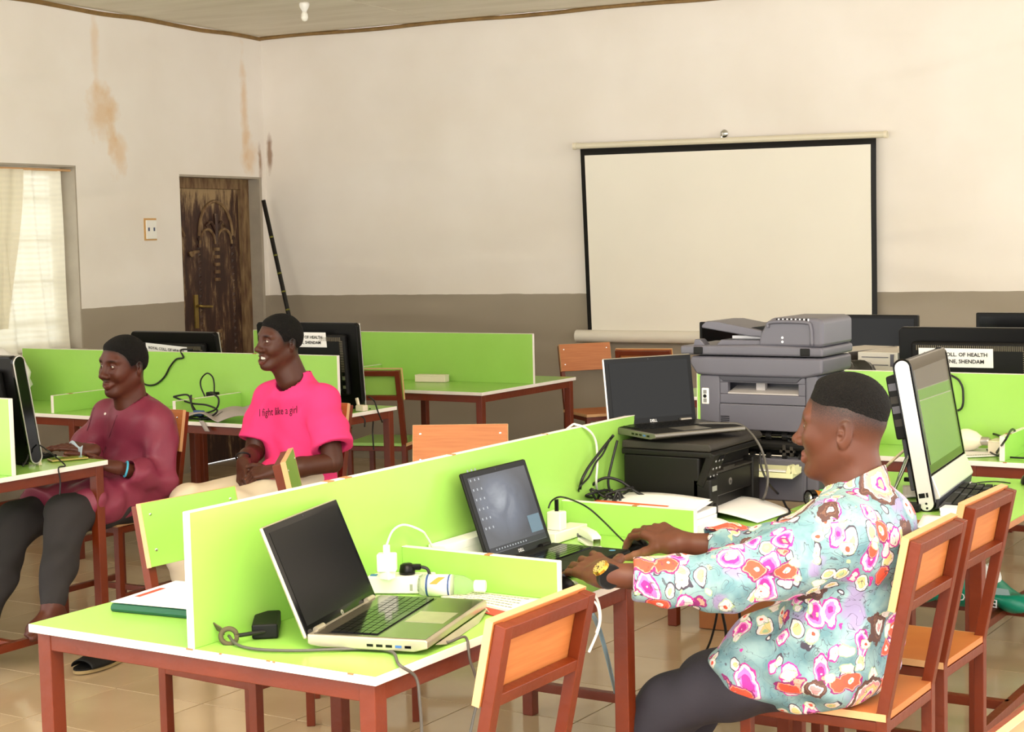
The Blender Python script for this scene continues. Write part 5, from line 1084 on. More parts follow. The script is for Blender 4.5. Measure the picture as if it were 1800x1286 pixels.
def add_face(person, Mh, scale, eyes, gaze, teeth=False, smile=0.0):
    for e in eyes:
        m=MB(); MM=frame(e,gaze)
        m.lathe([(.0128*math.sin(math.pi*k/10)*scale+1e-5,-.0128*math.cos(math.pi*k/10)*scale) for k in range(11)],eye_white,n=14,M=MM@RY(math.pi/2)); o=m.build('eye',person,smooth=True)
        m=MB(); m.lathe([(.0062*scale,.0112*scale),(.0055*scale,.0124*scale),(.0005,.0131*scale)],iris,n=14,M=MM@RY(math.pi/2)); m.build('iris',o,smooth=True)
    if teeth:
        m=MB()
        for k in range(8):
            y=(-.0175+k*.005); x=.0905-18*y*y*.9; z0=-.079+.012*smile*.3+6*y*y; m.box((x-.006,y+.0003,z0),(x,y+.0047,z0+.0125),toothm)
        o=m.build('teeth',person,bevel=.0008,M=Mh@Matrix.Scale(scale,4))
def finger_chain(base, direction, down, lens, curls):
    """points of a finger bending towards 'down' by the running sum of curls"""
    P=[Vector(base)]; a=0.0; d=Vector(direction).normalized(); dn=Vector(down).normalized()
    for l,c in zip(lens,curls): a+=c; P.append(P[-1]+(d*math.cos(a)+dn*math.sin(a))*l)
    return P
def build_hand(wrist, fwd, dorsal, side, elbow, curl=(.25,.45,.3), spread=.07, thumb=((.55,.75,-.25),(.25,.3)), scale=1.0, r_el=.042, r_wr=.0235, cut=None, h=.0024, from_t=.35):
    """hand and forearm; side=+1 right hand (thumb on frame +y), -1 left hand"""
    M=frame(wrist,fwd,dorsal); s=SDF(); sc=scale
    def W(x,y,z): return tuple(M@Vector((x*sc,y*sc*side,z*sc)))
    X=M.to_3x3()@Vector((1,0,0)); Yv=M.to_3x3()@Vector((0,side,0)); Zv=M.to_3x3()@Vector((0,0,1))
    el=Vector(elbow); st=Vector(wrist).lerp(el,1-from_t) if from_t<1 else el
    s.path([tuple(st),tuple(Vector(wrist).lerp(el,.45)),W(0,0,0)],[r_el*(.86),r_el*.82,r_wr*sc],.02)
    s.cone(W(0,.006,0),W(.03,.010,0),.0205*sc,.020*sc,.02); s.cone(W(0,-.008,0),W(.03,-.014,0),.0195*sc,.0185*sc,.02)
    fy=(.030,.010,-.010,-.028); fl=((.044,.027,.021),(.049,.030,.022),(.045,.029,.021),(.036,.022,.019)); fr=((.0098,.0088,.0078,.0066),(.0100,.0090,.0080,.0068),(.0096,.0086,.0077,.0065),(.0085,.0077,.0069,.006))
    kx=(.088,.092,.088,.080); tips=[]
    for i in range(4):
        s.cone(W(.010,fy[i]*.55,0),W(kx[i],fy[i],.003),.0155*sc,.0115*sc,.010)
        a=spread*(1.5-i); dirv=X*math.cos(a)+Yv*math.sin(a)
        cu=curl[i] if isinstance(curl[0],(tuple,list)) else curl
        P=finger_chain(W(kx[i],fy[i],.002),dirv,-Zv,[l*sc for l in fl[i]],cu)
        for q in range(3): s.cone(tuple(P[q]),tuple(P[q+1]),fr[i][q]*sc,fr[i][q+1]*sc,.0035)
        tips.append((P[3],(P[3]-P[2]).normalized()))
    s.cone(W(.012,.020,-.006),W(.050,.034,-.012),.018*sc,.014*sc,.012)
    td,tb=thumb; d=(X*td[0]+Yv*td[1]+Zv*td[2]).normalized(); P=finger_chain(W(.038,.036,-.010),d,(X*.75-Zv*.45-Yv*.2),[.034*sc,.028*sc,.022*sc],(0,tb[0],tb[1]))
    for q in range(3): s.cone(tuple(P[q]),tuple(P[q+1]),(.0125,.0112,.0102,.0088)[q]*sc,(.0125,.0112,.0102,.0088)[q+1]*sc,.005)
    tips.append((P[3],(P[3]-P[2]).normalized()))
    pts=[st,Vector(wrist)]+[p for p,_ in tips]+[Vector(W(.09,y,0)) for y in(-.05,.05)]+[Vector(W(.05,.07,0))]
    A=np.array([list(p) for p in pts]); lo=A.min(0)-.052; hi=A.max(0)+.052
    v,f=surface(s,lo,hi,h)
    B_=np.zeros(len(v))
    for (p,dv) in tips:
        nb=p+Zv*.004*sc+dv*.002
        B_+=.55*gauss(v,tuple(nb),(.0055*sc,)*3)
    pal=((v-np.array(W(.05,0,-.02)))@np.array(Zv))
    B_+=.30/(1+np.exp(pal/.004))*(1/(1+np.exp(-((v-np.array(W(-.0,0,0)))@np.array(X))/.01)))
    return (v,f),np.stack([np.zeros(len(v)),np.zeros(len(v)),np.clip(B_,0,.8)],1),tips,M
def folds(amp,comps):
    def f(P):
        d=np.zeros(len(P),dtype=F)
        for (k,w,ph,a) in comps: d+=a*np.sin(P@v3(k)+w*np.sin(P@v3((k[1]*.35+7,k[2]*.3-5,k[0]*.3+6))+ph))
        return (d*amp).astype(F)
    return f
# ---- materials of the clothes
def floral():
    m=bpy.data.materials.new('floral_print'); m.use_nodes=True; nt=m.node_tree; b=nt.nodes['Principled BSDF']; N=nt.nodes.new; L=nt.links.new
    tc=N('ShaderNodeTexCoord')
    dn=N('ShaderNodeTexNoise'); dn.inputs['Scale'].default_value=14; dn.inputs['Detail'].default_value=3; L(tc.outputs['Object'],dn.inputs['Vector'])
    dm=N('ShaderNodeVectorMath'); dm.operation='MULTIPLY_ADD'; dm.inputs[1].default_value=(.05,.05,.05); dm.inputs[2].default_value=(-.025,-.025,-.025); L(dn.outputs['Color'],dm.inputs[0])
    co=N('ShaderNodeVectorMath'); L(tc.outputs['Object'],co.inputs[0]); L(dm.outputs[0],co.inputs[1])
    n0=N('ShaderNodeTexNoise'); n0.inputs['Scale'].default_value=16; n0.inputs['Detail'].default_value=4; L(co.outputs[0],n0.inputs['Vector'])
    r0=N('ShaderNodeValToRGB'); e=r0.color_ramp.elements; e[0].position=.35; e[0].color=(*lin((96,136,146)),1); e[1].position=.65; e[1].color=(*lin((146,176,176)),1); x=e.new(.5); x.color=(*lin((124,158,164)),1); L(n0.outputs[0],r0.inputs[0]); col=r0.outputs[0]
    n1=N('ShaderNodeTexNoise'); n1.inputs['Scale'].default_value=9; n1.inputs['Detail'].default_value=2; L(co.outputs[0],n1.inputs['Vector'])
    rl=N('ShaderNodeValToRGB'); e=rl.color_ramp.elements; e[0].position=.60; e[0].color=(0,0,0,1); e[1].position=.66; e[1].color=(1,1,1,1); L(n1.outputs[0],rl.inputs[0])
    mx=N('ShaderNodeMix'); mx.data_type='RGBA'; L(rl.outputs[0],mx.inputs[0]); L(col,mx.inputs[6]); mx.inputs[7].default_value=(*lin((150,140,178)),1); col=mx.outputs[2]
    def flowers(col,scale,stretch,rot,lo,ramp,off,petal=.0,pn=5):
        mp=N('ShaderNodeMapping'); mp.inputs['Scale'].default_value=stretch; mp.inputs['Rotation'].default_value=rot; mp.inputs['Location'].default_value=off; L(co.outputs[0],mp.inputs[0])
        vo=N('ShaderNodeTexVoronoi'); vo.inputs['Scale'].default_value=scale; vo.inputs['Randomness'].default_value=.85; L(mp.outputs[0],vo.inputs['Vector'])
        d=vo.outputs['Distance']
        if petal:
            nn=N('ShaderNodeTexNoise'); nn.inputs['Scale'].default_value=scale*pn; L(mp.outputs[0],nn.inputs['Vector'])
            ma=N('ShaderNodeMath'); ma.operation='MULTIPLY_ADD'; ma.inputs[1].default_value=petal; L(nn.outputs[0],ma.inputs[0]); L(d,ma.inputs[2])
            mb=N('ShaderNodeMath'); mb.operation='SUBTRACT'; mb.inputs[1].default_value=petal*.5; L(ma.outputs[0],mb.inputs[0]); d=mb.outputs[0]
        cr=N('ShaderNodeValToRGB'); cr.color_ramp.interpolation='CONSTANT'; e=cr.color_ramp.elements; e[0].position=0; e[0].color=(*lin(ramp[0][1]),1); e[1].position=ramp[1][0]; e[1].color=(*lin(ramp[1][1]),1)
        for p,c in ramp[2:]: q=e.new(p); q.color=(*lin(c),1)
        L(d,cr.inputs[0])
        sp=N('ShaderNodeSeparateColor'); L(vo.outputs['Color'],sp.inputs[0])
        gt=N('ShaderNodeMath'); gt.operation='GREATER_THAN'; gt.inputs[1].default_value=lo; L(sp.outputs[0],gt.inputs[0])
        lt=N('ShaderNodeMath'); lt.operation='LESS_THAN'; lt.inputs[1].default_value=ramp[-1][0]+.045; L(d,lt.inputs[0])
        an=N('ShaderNodeMath'); an.operation='MULTIPLY'; L(gt.outputs[0],an.inputs[0]); L(lt.outputs[0],an.inputs[1])
        mx=N('ShaderNodeMix'); mx.data_type='RGBA'; L(an.outputs[0],mx.inputs[0]); L(col,mx.inputs[6]); L(cr.outputs[0],mx.inputs[7]); return mx.outputs[2]
    MG=(196,48,150); CO=(222,86,62); WH=(226,218,214); YE=(222,204,140); BR=(92,62,56); PU=(140,40,110); GR=(170,196,150); DK=(70,64,78)
    col=flowers(col,20,(1,1,.6),(.4,.2,.5),.22,[(0,GR),(.12,YE),(.24,WH),(.34,DK)],(3,1,2))
    col=flowers(col,17,(1,1,.55),(.9,.5,.1),.34,[(0,WH),(.10,MG),(.23,(232,120,196)),(.30,WH),(.39,MG)],(0,0,0),.12)
    col=flowers(col,15,(.6,1,1),(.2,.9,.7),.45,[(0,(250,170,120)),(.08,WH),(.13,CO),(.30,(250,150,130)),(.33,PU)],(1,5,2),.15)
    col=flowers(col,24,(1,.6,1),(.3,.2,1.2),.45,[(0,CO),(.14,WH),(.32,GR)],(7,3,1),.1)
    col=flowers(col,7.2,(1,1,.72),(.5,.15,.3),.22,[(0,CO),(.05,YE),(.10,MG),(.14,WH),(.19,YE),(.25,(236,150,150)),(.29,WH),(.315,BR),(.335,(120,86,72)),(.345,BR)],(2,2,5),.14,7)
    n2=N('ShaderNodeTexNoise'); n2.inputs['Scale'].default_value=21; n2.inputs['Detail'].default_value=1; n2.inputs['Distortion'].default_value=1.6; L(co.outputs[0],n2.inputs['Vector'])
    sb=N('ShaderNodeMath'); sb.operation='SUBTRACT'; sb.inputs[1].default_value=.5; L(n2.outputs[0],sb.inputs[0]); ab=N('ShaderNodeMath'); ab.operation='ABSOLUTE'; L(sb.outputs[0],ab.inputs[0])
    lt=N('ShaderNodeMath'); lt.operation='LESS_THAN'; lt.inputs[1].default_value=.008; L(ab.outputs[0],lt.inputs[0])
    hf=N('ShaderNodeMath'); hf.operation='MULTIPLY'; hf.inputs[1].default_value=.75; L(lt.outputs[0],hf.inputs[0])
    mx=N('ShaderNodeMix'); mx.data_type='RGBA'; L(hf.outputs[0],mx.inputs[0]); L(col,mx.inputs[6]); mx.inputs[7].default_value=(*lin(DK),1)
    L(mx.outputs[2],b.inputs['Base Color']); b.inputs['Roughness'].default_value=.75; return m
flo_m=floral()
pink_m=mat('pink_jersey',(250,62,130),.85,var=.06,scale=5,bump=.15,bscale=300); maroon_m=mat('maroon_cotton',(128,44,66),.5,var=.08,scale=4,bump=.1,bscale=250)
beige_m=mat('beige_cotton',(228,212,184),.85,var=.06,scale=6); charcoal_m=mat('charcoal_trousers',(46,42,42),.85,var=.15,scale=5); navy_m=mat('dark_slate_trousers',(48,45,54),.8,var=.10,scale=5,bump=.12,bscale=200)
skin3=skin_material('brown_skin',(100,57,39),(24,18,16),(150,84,76),(186,130,104)); skin1=skin_material('deep_brown_skin',(88,44,30),(22,16,14),(108,56,46),(170,112,86)); skin2=skin_material('dark_brown_skin',(82,45,31),(20,15,14),(124,66,58),(172,116,92))
def sub(A,B,k=.02): A.ops.append(('u',B,k)); return A
def person(label,loc):
    t=thing('person',label,'person',loc,group=None); return t
def settle(t):
    inv=Matrix.Translation(t.location).inverted()
    for c in [o for o in S.objects if o.parent==t]: c.matrix_parent_inverse=inv
def zeros(v): return np.zeros((len(v),3))
def sleeve(path,radii,cuff_p,cuff_n,hole,amp=None,k=.03):
    s=SDF(); s.path(path,radii,k)
    if amp: s.disp(amp)
    s.half(cuff_p,cuff_n,.004); a=Vector(cuff_p); n=Vector(cuff_n).normalized(); s.cone(tuple(a-n*.03),tuple(a+n*.05),hole,hole*1.05,.004,'s'); return s
def bvh(o): me=o.data; return BVHTree.FromPolygons([v.co.copy() for v in me.vertices],[tuple(p.vertices) for p in me.polygons])
def hit(tree,px,py,off=.0): 
    d=ray(px,py).normalized(); h=tree.ray_cast(Vector((0,0,EYE)),d); return (h[0]-d*off,h[1]) if h[0] is not None else (None,None)
def limb(pts,r,k=.03): s=SDF(); s.path(pts,r,k); return s
def foot(s,ankle,heel,toe,w=.04,up=(0,0,1)):
    a,hh,t=Vector(ankle),Vector(heel),Vector(toe); d=(t-hh).normalized(); sd=d.cross(Vector(up)).normalized(); ball=hh.lerp(t,.70)
    s.cone(tuple(a),tuple(hh+Vector(up)*.02),.036,.032,.03); s.cone(tuple(hh),tuple(ball),.031,.030,.03); s.cone(tuple(a.lerp(hh,.3)),tuple(ball+Vector(up)*.012),.034,.024,.03)
    s.cone(tuple(ball-sd*.016),tuple(ball+sd*.018),.026,.024,.02)
    for i in range(5):
        o=sd*(-.032+.0155*i); L_=(.052,.046,.040,.034,.028)[i] if True else 0; r=(.0135,.0095,.009,.0085,.008)[i]
        s.cone(tuple(ball+o*.8),tuple(ball+o+d*L_+Vector(up)*(-.008)),r*1.05,r,.006)
    return s

# ================================================================== the man in the patterned shirt (facing -x)
P=person('young man in a teal floral shirt and gold watch working at the lit laptop',(-1.42,3.80,0))
H3=head_frame((-1.462,3.80,1.118),(-1,-.10),pitch=.0)
NB=(-1.415,3.80,.955)
hp,ht,hair,eyes=build_head(H3,NB,0.0,False,1.0,.014,True,1.0,0.0)
shL,elL,wrL=(-1.42,3.63,.890),(-1.635,3.480,.785),(-1.868,3.330,.808)
shR,elR,wrR=(-1.46,3.96,.890),(-1.69,3.93,.775),(-1.898,3.784,.803)
gl,gt,_,ML=build_hand(wrL,(-.80,.58,.03),(.10,-.55,.83),-1,elL,curl=((.15,.35,.3),(.15,.35,.3),(.12,.35,.3),(.12,.3,.3)),thumb=((.75,.6,-.2),(.2,.2)),spread=.10,scale=1.16)
gr,grt,_,MR=build_hand(wrR,(-.93,.28,.20),(-.05,-.25,.97),1,elR,curl=((.40,.55,.35),(.38,.50,.35),(.36,.5,.35),(.34,.5,.3)),thumb=((.80,.45,-.45),(.05,.15)),spread=.06,scale=1.12)
core=SDF(); core.ell((-1.41,3.80,.80),(.09,.13,.13),.03); core.ell((-1.48,3.80,.58),(.10,.13,.11),.05); core.path([shL,elL,wrL],[.045,.038,.027],.02); core.path([shR,elR,wrR],[.045,.038,.027],.02); core.cone((-1.42,3.80,.84),NB,.06,.055,.03)
for y,k,a in((3.71,(-1.88,3.69,.40),(-2.05,3.66,.10)),(3.89,(-1.88,3.90,.40),(-2.05,3.92,.10))): core.path([(-1.42,y,.55),k,a],[.06,.045,.035],.02)
cv,cf=surface(core,(-2.15,3.25,.03),(-1.25,4.02,1.0),.014)
body=mesh_object('body',[hp,gl,gr,(cv,cf)],[skin3],P,[ht,gt,grt,zeros(cv)],1)
mesh_object('hair',[hair],[hairm],P)
sh=SDF()
sh.ell((-1.425,3.80,.82),(.125,.165,.16),.04); sh.ell((-1.39,3.80,.86),(.098,.15,.13),.05); sh.ell((-1.475,3.80,.66),(.145,.166,.15),.06); sh.ell((-1.525,3.80,.545),(.146,.176,.13),.06)
sh.cone((-1.43,3.66,.885),(-1.46,3.94,.885),.078,.078,.05); sh.cone((-1.42,3.80,.90),(-1.425,3.80,.965),.095,.066,.04)
sh.cone((-1.47,3.72,.56),(-1.655,3.70,.525),.125,.104,.05); sh.cone((-1.47,3.88,.56),(-1.655,3.895,.520),.125,.10,.05)
sh.cone((-1.52,3.74,.66),(-1.665,3.70,.625),.05,.028,.04); sh.cone((-1.55,3.72,.59),(-1.735,3.69,.545),.05,.022,.03)
fA=folds(1.0,[((20,-8,46),2.2,.3,.0045),((-14,30,62),1.6,1.7,.003),((38,12,-30),2.0,.9,.003)])
def fmask(Pp): w=1/(1+np.exp(-(.78-Pp[:,2])/.03)); return fA(Pp)*(.35+.95*w)
sh.disp(fmask)
sh.half((-1.35,3.8,.462),(.24,-.10,-1),.006)
fS=folds(1.0,[((60,30,-40),1.5,.2,.003),((25,-70,30),1.8,.6,.0025)])
sl1=sleeve([(-1.425,3.665,.875),(-1.52,3.575,.825),elL,(-1.75,3.405,.79),(-1.838,3.349,.803)],[.090,.082,.068,.054,.048],(-1.814,3.364,.801),(-.84,-.50,.05),.038,fS)
sl2=sleeve([(-1.46,3.94,.875),(-1.57,3.95,.820),elR,(-1.79,3.86,.79),(-1.90,3.788,.80)],[.088,.078,.064,.052,.046],(-1.846,3.820,.80),(-.82,-.56,.04),.036,fS)
sub(sh,sl1,.05); sub(sh,sl2,.05)
sh.cone((-1.425,3.80,.93),tuple(Vector((-1.425,3.80,.93)).lerp(Vector(H3@Vector((-.03,0,-.055))),1.2)),.060,.064,.006,'s')
shirt=mesh_object('shirt',[surface(sh,(-1.94,3.25,.41),(-1.20,4.08,1.06),.0068)],[flo_m],P,None,2)
co=SDF()                                                        # stand collar around the neck
m=MB()
def colr(u,v):
    a=-2.75+u*5.5; r=.071+.013*v*(1 if v<1 else 1); rr=.0
    x=-1.437-math.cos(a)*r*-1*-.98+0; x=-1.437+(-.0)-math.cos(math.pi-a)*-r*1.0
    c=math.cos(a); s_=math.sin(a); back=.5+.5*c                 # a=0 is the nape (+x)
    z=.930+.062*back+(.042 if True else 0)*(1-v)*(.55+.45*back)-.010*v
    return(-1.432+c*r*1.02,3.80+s_*r*1.0,z)
m.sheet(colr,40,5,flo_m); m.build('collar',shirt,smooth=True,solid=.004,subsurf=1); 
tr=SDF(); tr.ell((-1.51,3.80,.555),(.12,.15,.09),.03)
for y,k,a in((3.71,(-1.885,3.685,.405),(-2.06,3.655,.10)),(3.895,(-1.885,3.905,.405),(-2.04,3.93,.10))): tr.path([(-1.46,y,.550),(-1.66,(y+k[1])/2,.498),k,a],[.088,.086,.078,.058],.03)
tr.disp(folds(1.0,[((26,20,-30),2.0,.4,.0035),((-40,16,22),1.7,1.2,.0025)])); tr.half((-2.05,3.8,.09),(-.2,0,-1))
mesh_object('trousers',[surface(tr,(-2.18,3.55,.05),(-1.22,4.06,.70),.009)],[navy_m],P,None,2)
for y in(3.655,3.93):
    f_=SDF(); f_.cone((-2.04,y,.05),(-2.23,y-.01,.035),.042,.035,.03); f_.half((-2.1,y,.004),(0,0,-1)); mesh_object('shoe',[surface(f_,(-2.31,y-.08,-.01),(-1.96,y+.08,.11),.008)],[black_matt],P)
add_face(P,H3,1.0,eyes,(-1,-.05,-.12))
wt=bpy.data.objects.new('wristwatch',None); COL.objects.link(wt); wt.parent=P          # gold watch on the left wrist
WM=ML@T(-.020,0,.001)@RX(-.30)@Matrix.Scale(1.06,4)
gold=mat('gold_metal_watch',(212,164,70),.2,metal=1.0); strap=mat('black_strap',(22,20,18),.5)
m=MB(); m.lathe([(.0250,-.010),(.0272,-.010),(.0272,.010),(.0250,.010),(.0250,-.010)],strap,n=28,M=WM@Matrix.Diagonal((1,1.05,.98,1))@RY(math.pi/2)); m.build('strap',wt)
m=MB(); m.lathe([(.017,.0225),(.0205,.024),(.0205,.030),(.0175,.0325)],gold,n=26,M=WM); m.build('watch_case',wt)
m=MB(); m.lathe([(.0168,.0324),(.0168,.0328)],mat('gold_dial',(234,202,120),.3,metal=.5),n=26,M=WM); m.build('dial',wt)
m=MB(); m.bar(WM@Vector((0,0,.0332)),WM@Vector((.010,.004,.0332)),.0015,strap); m.bar(WM@Vector((0,0,.0332)),WM@Vector((-.003,.008,.0332)),.0015,strap)
for k in range(12): a=k*math.pi/6; m.bar(WM@Vector((.0125*math.cos(a),.0125*math.sin(a),.0331)),WM@Vector((.0150*math.cos(a),.0150*math.sin(a),.0331)),.0012,strap)
m.build('hands_and_marks',wt)
settle(P)

# ================================================================== the man in maroon (facing -y)
P=person('smiling man in a maroon kaftan sitting by the black computer',(-5.11,5.0,0))
H1=head_frame((-5.105,4.985,1.098),(-.10,-1),pitch=.06,roll=-.03)
NB=(-5.105,5.03,.925)
hp,ht,hair,eyes=build_head(H1,NB,.75,False,1.0,.010,False,.98,.5)
shL,elL,wrL=(-4.955,5.03,.855),(-4.915,4.985,.625),(-4.925,4.755,.705)
shR,elR,wrR=(-5.285,5.03,.875),(-5.345,4.92,.665),(-5.065,4.765,.765)
gl,gt,_,ML=build_hand(wrL,(-.55,-.75,.25),(.3,-.2,.95),-1,elL,curl=((.3,.5,.4),)*4,thumb=((.8,.5,.1),(.1,.2)),h=.0032)
gr,grt,_,MR=build_hand(wrR,(-.72,-.66,.22),(.35,-.1,.93),1,elR,curl=((.05,.15,.15),(.1,.2,.2),(.2,.4,.3),(.3,.5,.3)),thumb=((.7,.6,.25),(.1,.1)),h=.0032)
ft=SDF(); foot(ft,(-4.885,4.345,.225),(-4.89,4.375,.165),(-4.885,4.215,.135),up=(0,-.25,.97)); ft.cone((-4.892,4.352,.255),(-4.885,4.345,.22),.036,.034,.02)
fv,ff=surface(ft,(-4.96,4.10,.07),(-4.81,4.44,.32),.0042)
core=SDF(); core.ell((-5.11,5.06,.80),(.13,.09,.13),.03); core.ell((-5.11,5.04,.58),(.13,.10,.11),.05); core.path([shL,elL,wrL],[.045,.038,.026],.02); core.path([shR,elR,wrR],[.045,.038,.026],.02); core.cone((-5.11,5.04,.84),NB,.06,.052,.03)
for a,k,b_ in(((-5.02,5.0,.55),(-4.985,4.52,.53),(-4.895,4.36,.25)),((-5.20,5.0,.55),(-5.24,4.50,.49),(-5.16,4.22,.10))): core.path([a,k,b_],[.06,.045,.034],.02)
foot(core,(-5.16,4.22,.10),(-5.16,4.25,.04),(-5.16,4.02,.03))
cv,cf=surface(core,(-5.45,3.9,.0),(-4.82,5.2,1.0),.014)
mesh_object('body',[hp,gl,gr,(fv,ff),(cv,cf)],[skin1],P,[ht,gt,grt,zeros(fv),zeros(cv)],1)
mesh_object('hair',[hair],[hairm],P)
sh=SDF(); sh.ell((-5.11,5.07,.80),(.170,.118,.165),.05); sh.ell((-5.11,5.06,.64),(.165,.125,.15),.06); sh.ell((-5.11,5.04,.54),(.175,.14,.12),.06); sh.cone((-4.985,5.04,.858),(-5.245,5.04,.866),.072,.072,.05); sh.cone((-5.108,5.04,.89),(-5.106,5.03,.955),.092,.060,.05)
sh.cone((-5.02,4.98,.56),(-4.99,4.66,.565),.108,.098,.04); sh.cone((-5.20,4.98,.56),(-5.22,4.60,.545),.108,.098,.04); sh.cone((-5.1,4.9,.60),(-5.1,4.65,.575),.08,.07,.05)
fA=folds(1.0,[((30,26,-30),2.0,.3,.004),((-40,20,40),1.8,1.4,.003),((18,-50,26),2.0,.5,.003)])
sh.disp(lambda Pp:fA(Pp)*(.4+.9/(1+np.exp(-(.74-Pp[:,2])/.03))))
sh.half((-5.1,4.60,.5),(0.0,-1,-.25),.008); sh.half((-5.1,4.9,.475),(.15,.1,-1),.006)
sub(sh,sleeve([(-4.985,5.04,.850),(-4.945,5.02,.76),elL,(-4.91,4.86,.665),(-4.922,4.78,.70)],[.076,.072,.068,.058,.050],(-4.918,4.80,.69),(-.05,-.92,.3),.038,fA),.04)
sub(sh,sleeve([(-5.25,5.04,.860),(-5.32,4.98,.76),elR,(-5.20,4.84,.72),(-5.10,4.785,.755)],[.076,.072,.068,.056,.048],(-5.12,4.795,.75),(.88,-.40,.25),.036,fA),.04)
sh.cone((-5.105,5.03,.91),tuple(H1@Vector((-.03,0,-.055))),.0625,.066,.006,'s')
sho=mesh_object('kaftan',[surface(sh,(-5.45,4.55,.44),(-4.82,5.24,1.02),.0075)],[maroon_m],P,None,2)
tree=bvh(sho)
for px,py in((202,705),(185,727)):
    h,n=hit(tree,px,py)
    if h: m=MB(); m.lathe([(.006,0),(.0055,.002),(.001,.003)],mat('pearl_button',(240,228,220),.2),n=12,M=Matrix.Translation(h)@n.to_track_quat('Z','Y').to_matrix().to_4x4()); m.build('button',sho)
for pts in([(206,729),(200,745),(193,765),(186,785),(181,800)],[(166,716),(160,735),(153,757)]):
    q_=[hit(tree,*p,.0005)[0] for p in pts]; q_=[p for p in q_ if p]
    if len(q_)>2: m=MB(); m.tube(q_,.0016,mat('maroon_seam',(84,26,42),.7),n=5,smooth=5); m.build('placket_seam',sho)
tr=SDF(); tr.ell((-5.11,5.04,.55),(.16,.13,.10),.04)
for pts in([(-5.02,5.0,.555),(-4.985,4.53,.535),(-4.93,4.43,.36),(-4.893,4.355,.24)],[(-5.20,5.0,.555),(-5.245,4.50,.495),(-5.20,4.36,.30),(-5.16,4.22,.10)]): tr.path(pts,[.105,.080,.064,.050],.05)
tr.disp(folds(1.0,[((36,20,-40),2.0,.4,.0035),((-50,26,22),1.7,1.2,.0025)]))
tr.half((-4.9,4.35,.255),(0.1,-.5,-.9),.004) if False else None
t1=SDF(); t1.ops=list(tr.ops)
mesh_object('trousers',[surface(t1,(-5.38,4.12,.06),(-4.84,5.20,.70),.009)],[charcoal_m],P,None,2)
add_face(P,H1,1.0,eyes,(-.40,-1,-.10))
m=MB(); m.tube([ML@Vector((-.035,.033*math.cos(a),.030*math.sin(a))) for a in [k*.35 for k in range(19)]],.0045,mat('cyan_rubber',(70,170,200),.4),n=8,smooth=3); m.build('bracelet',P,smooth=True)
settle(P)
nt_=thing('folded_note','pale blue folded note in the raised hand of the man in maroon','paper'); 
m=MB(); m.sheet(lambda u,v:(-5.155+u*.10,4.705-.02*u+.01*v,.755+.045*v+.012*math.sin(u*6)),8,4,mat('pale_blue_paper',(196,214,228),.7)); m.build('sheet',nt_,smooth=True,solid=.001)

# ================================================================== the man in the pink t-shirt (torso to -y, face turned)
P=person('laughing young man in a bright pink t-shirt with clasped hands',(-4.63,5.47,0))
H2=head_frame((-4.662,5.475,1.172),(-.32,-.95),pitch=-.02,roll=-.02)
NB=(-4.63,5.53,1.0)
hp,ht,hair,eyes=build_head(H2,NB,1.0,True,.95,.010,False,.95,.15)
shL,elL,wrL=(-4.465,5.53,.925),(-4.375,5.46,.665),(-4.515,5.245,.650)
shR,elR,wrR=(-4.795,5.52,.925),(-4.80,5.45,.690),(-4.705,5.265,.672)
gl,gt,_,ML=build_hand(wrL,(-.85,-.50,-.14),(.25,-.45,.86),-1,elL,curl=((.7,1.0,.7),)*4,thumb=((.8,.45,.25),(.4,.5)),h=.003,from_t=1.0,r_el=.050,scale=.98)
gr,grt,_,MR=build_hand(wrR,(.42,-.52,-.74),(-.35,-.80,.40),1,elR,curl=((.6,.9,.7),)*4,thumb=((.8,.5,-.2),(.4,.4)),h=.003,from_t=1.0,r_el=.050,scale=.98)
core=SDF(); core.ell((-4.63,5.55,.80),(.13,.09,.14),.03); core.ell((-4.63,5.53,.58),(.12,.10,.11),.05); core.path([shL,elL],[.048,.046],.02); core.path([shR,elR],[.048,.046],.02); core.cone((-4.63,5.54,.86),NB,.06,.052,.03)
for a,k,b_ in(((-4.55,5.48,.55),(-4.555,5.0,.53),(-4.56,4.98,.10)),((-4.71,5.48,.55),(-4.79,5.02,.53),(-4.80,5.0,.10))): core.path([a,k,b_],[.06,.045,.034],.02)
cv,cf=surface(core,(-4.95,4.9,.03),(-4.25,5.70,1.0),.012)
mesh_object('body',[hp,gl,gr,(cv,cf)],[skin2],P,[ht,gt,grt,zeros(cv)],1)
mesh_object('hair',[hair],[hairm],P)
sh=SDF(); sh.ell((-4.63,5.555,.83),(.170,.112,.165),.05); sh.ell((-4.63,5.55,.66),(.165,.120,.17),.06); sh.ell((-4.625,5.54,.56),(.170,.130,.10),.05); sh.cone((-4.49,5.54,.925),(-4.77,5.535,.925),.066,.066,.05); sh.cone((-4.63,5.545,.945),(-4.63,5.54,1.015),.105,.066,.06)
sh.cone((-4.68,5.42,.62),(-4.66,5.34,.60),.05,.035,.03)
fA=folds(.8,[((30,10,-18),2.2,.3,.0045),((-36,20,30),1.8,1.4,.003),((50,-20,26),2.0,.5,.0025)])
sh.disp(fA); sh.half((-4.6,5.5,.515),(0,-.2,-1),.006)
sub(sh,sleeve([(-4.49,5.535,.915),(-4.425,5.50,.81),(-4.375,5.465,.715),(-4.35,5.45,.66)],[.072,.080,.086,.088],(-4.38,5.468,.724),(.44,-.31,-.84),.060,fA),.04)
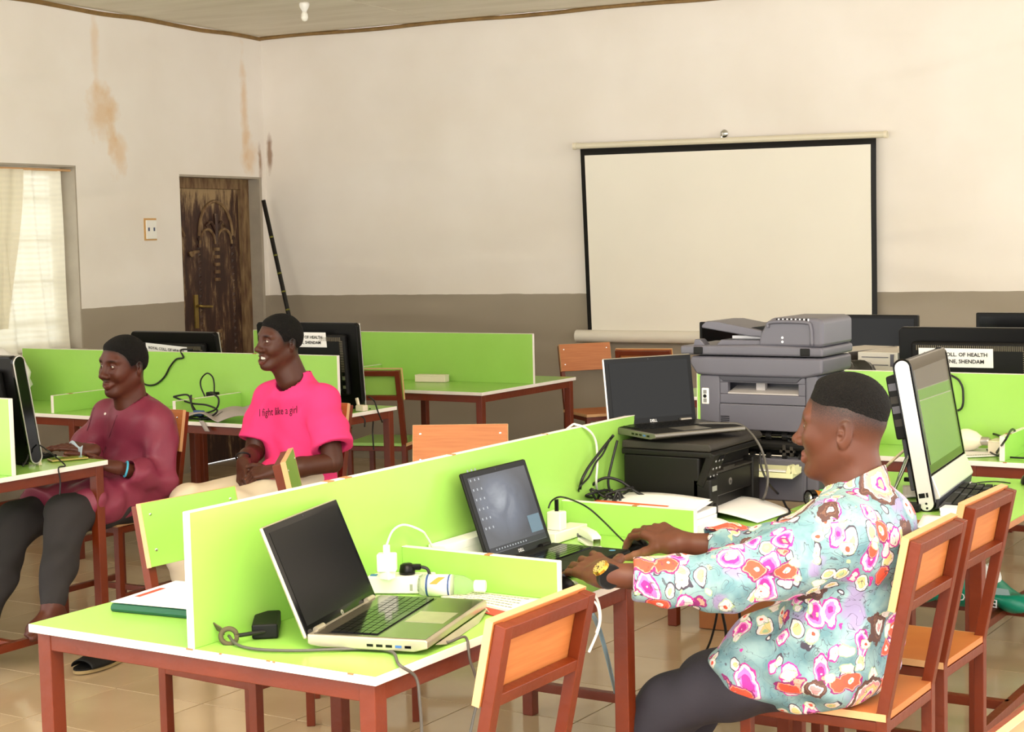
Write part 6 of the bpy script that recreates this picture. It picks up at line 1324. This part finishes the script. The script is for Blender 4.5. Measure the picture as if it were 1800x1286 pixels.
sub(sh,sleeve([(-4.77,5.53,.915),(-4.795,5.50,.81),(-4.80,5.46,.72),(-4.80,5.45,.66)],[.070,.074,.078,.078],(-4.799,5.466,.733),(-.05,-.40,-.91),.054,fA),.04)
sh.cone((-4.63,5.51,.985),tuple(H2@Vector((-.03,0,-.055))),.064,.072,.006,'s')
sho=mesh_object('t_shirt',[surface(sh,(-4.94,5.28,.48),(-4.24,5.70,1.04),.0075)],[pink_m],P,None,2)
tree=bvh(sho); me=text_mesh('I fight like a girl',.030,'CENTER'); ink_o=bpy.data.objects.new('lettering',me); COL.objects.link(ink_o); ink_o.parent=sho; me.materials.clear(); me.materials.append(ink)
xs=[v.co.x for v in me.vertices]; x0,x1=min(xs),max(xs)
for v in me.vertices:
    u=(v.co.x-x0)/(x1-x0); px=456+66*u; py=726-6*u-v.co.y/.030*19.0
    h,n=hit(tree,px,py,.0022)
    if h: v.co=h
    else: v.co=ony(px,py,5.42)
tr=SDF(); tr.ell((-4.63,5.52,.555),(.155,.13,.095),.04)
for pts in([(-4.55,5.48,.545),(-4.55,5.0,.525),(-4.55,4.97,.30),(-4.555,4.99,.09)],[(-4.715,5.48,.545),(-4.79,5.02,.525),(-4.80,4.99,.30),(-4.80,5.01,.09)]): tr.path(pts,[.086,.074,.062,.056],.05)
tr.disp(folds(1.0,[((36,20,-40),2.0,.4,.003),((-50,26,22),1.7,1.2,.0025)])); tr.half((-4.6,5,.07),(0,0,-1))
mesh_object('trousers',[surface(tr,(-4.93,4.86,.04),(-4.40,5.69,.70),.009)],[beige_m],P,None,2)
for x in(-4.555,-4.80):
    f_=SDF(); f_.cone((x,4.99,.05),(x,4.80,.035),.042,.036,.03); f_.half((x,4.9,.004),(0,0,-1)); mesh_object('shoe',[surface(f_,(x-.08,4.72,-.01),(x+.08,5.07,.11),.008)],[black_matt],P)
add_face(P,H2,.95,eyes,(-.72,-.70,-.02),True,1.0)
m=MB(); m.tube([MR@Vector((-.03,.031*math.cos(a),.029*math.sin(a))) for a in [k*.35 for k in range(19)]],.004,mat('black_band',(20,18,18),.5),n=8,smooth=3); m.build('bracelet',P,smooth=True)
settle(P)
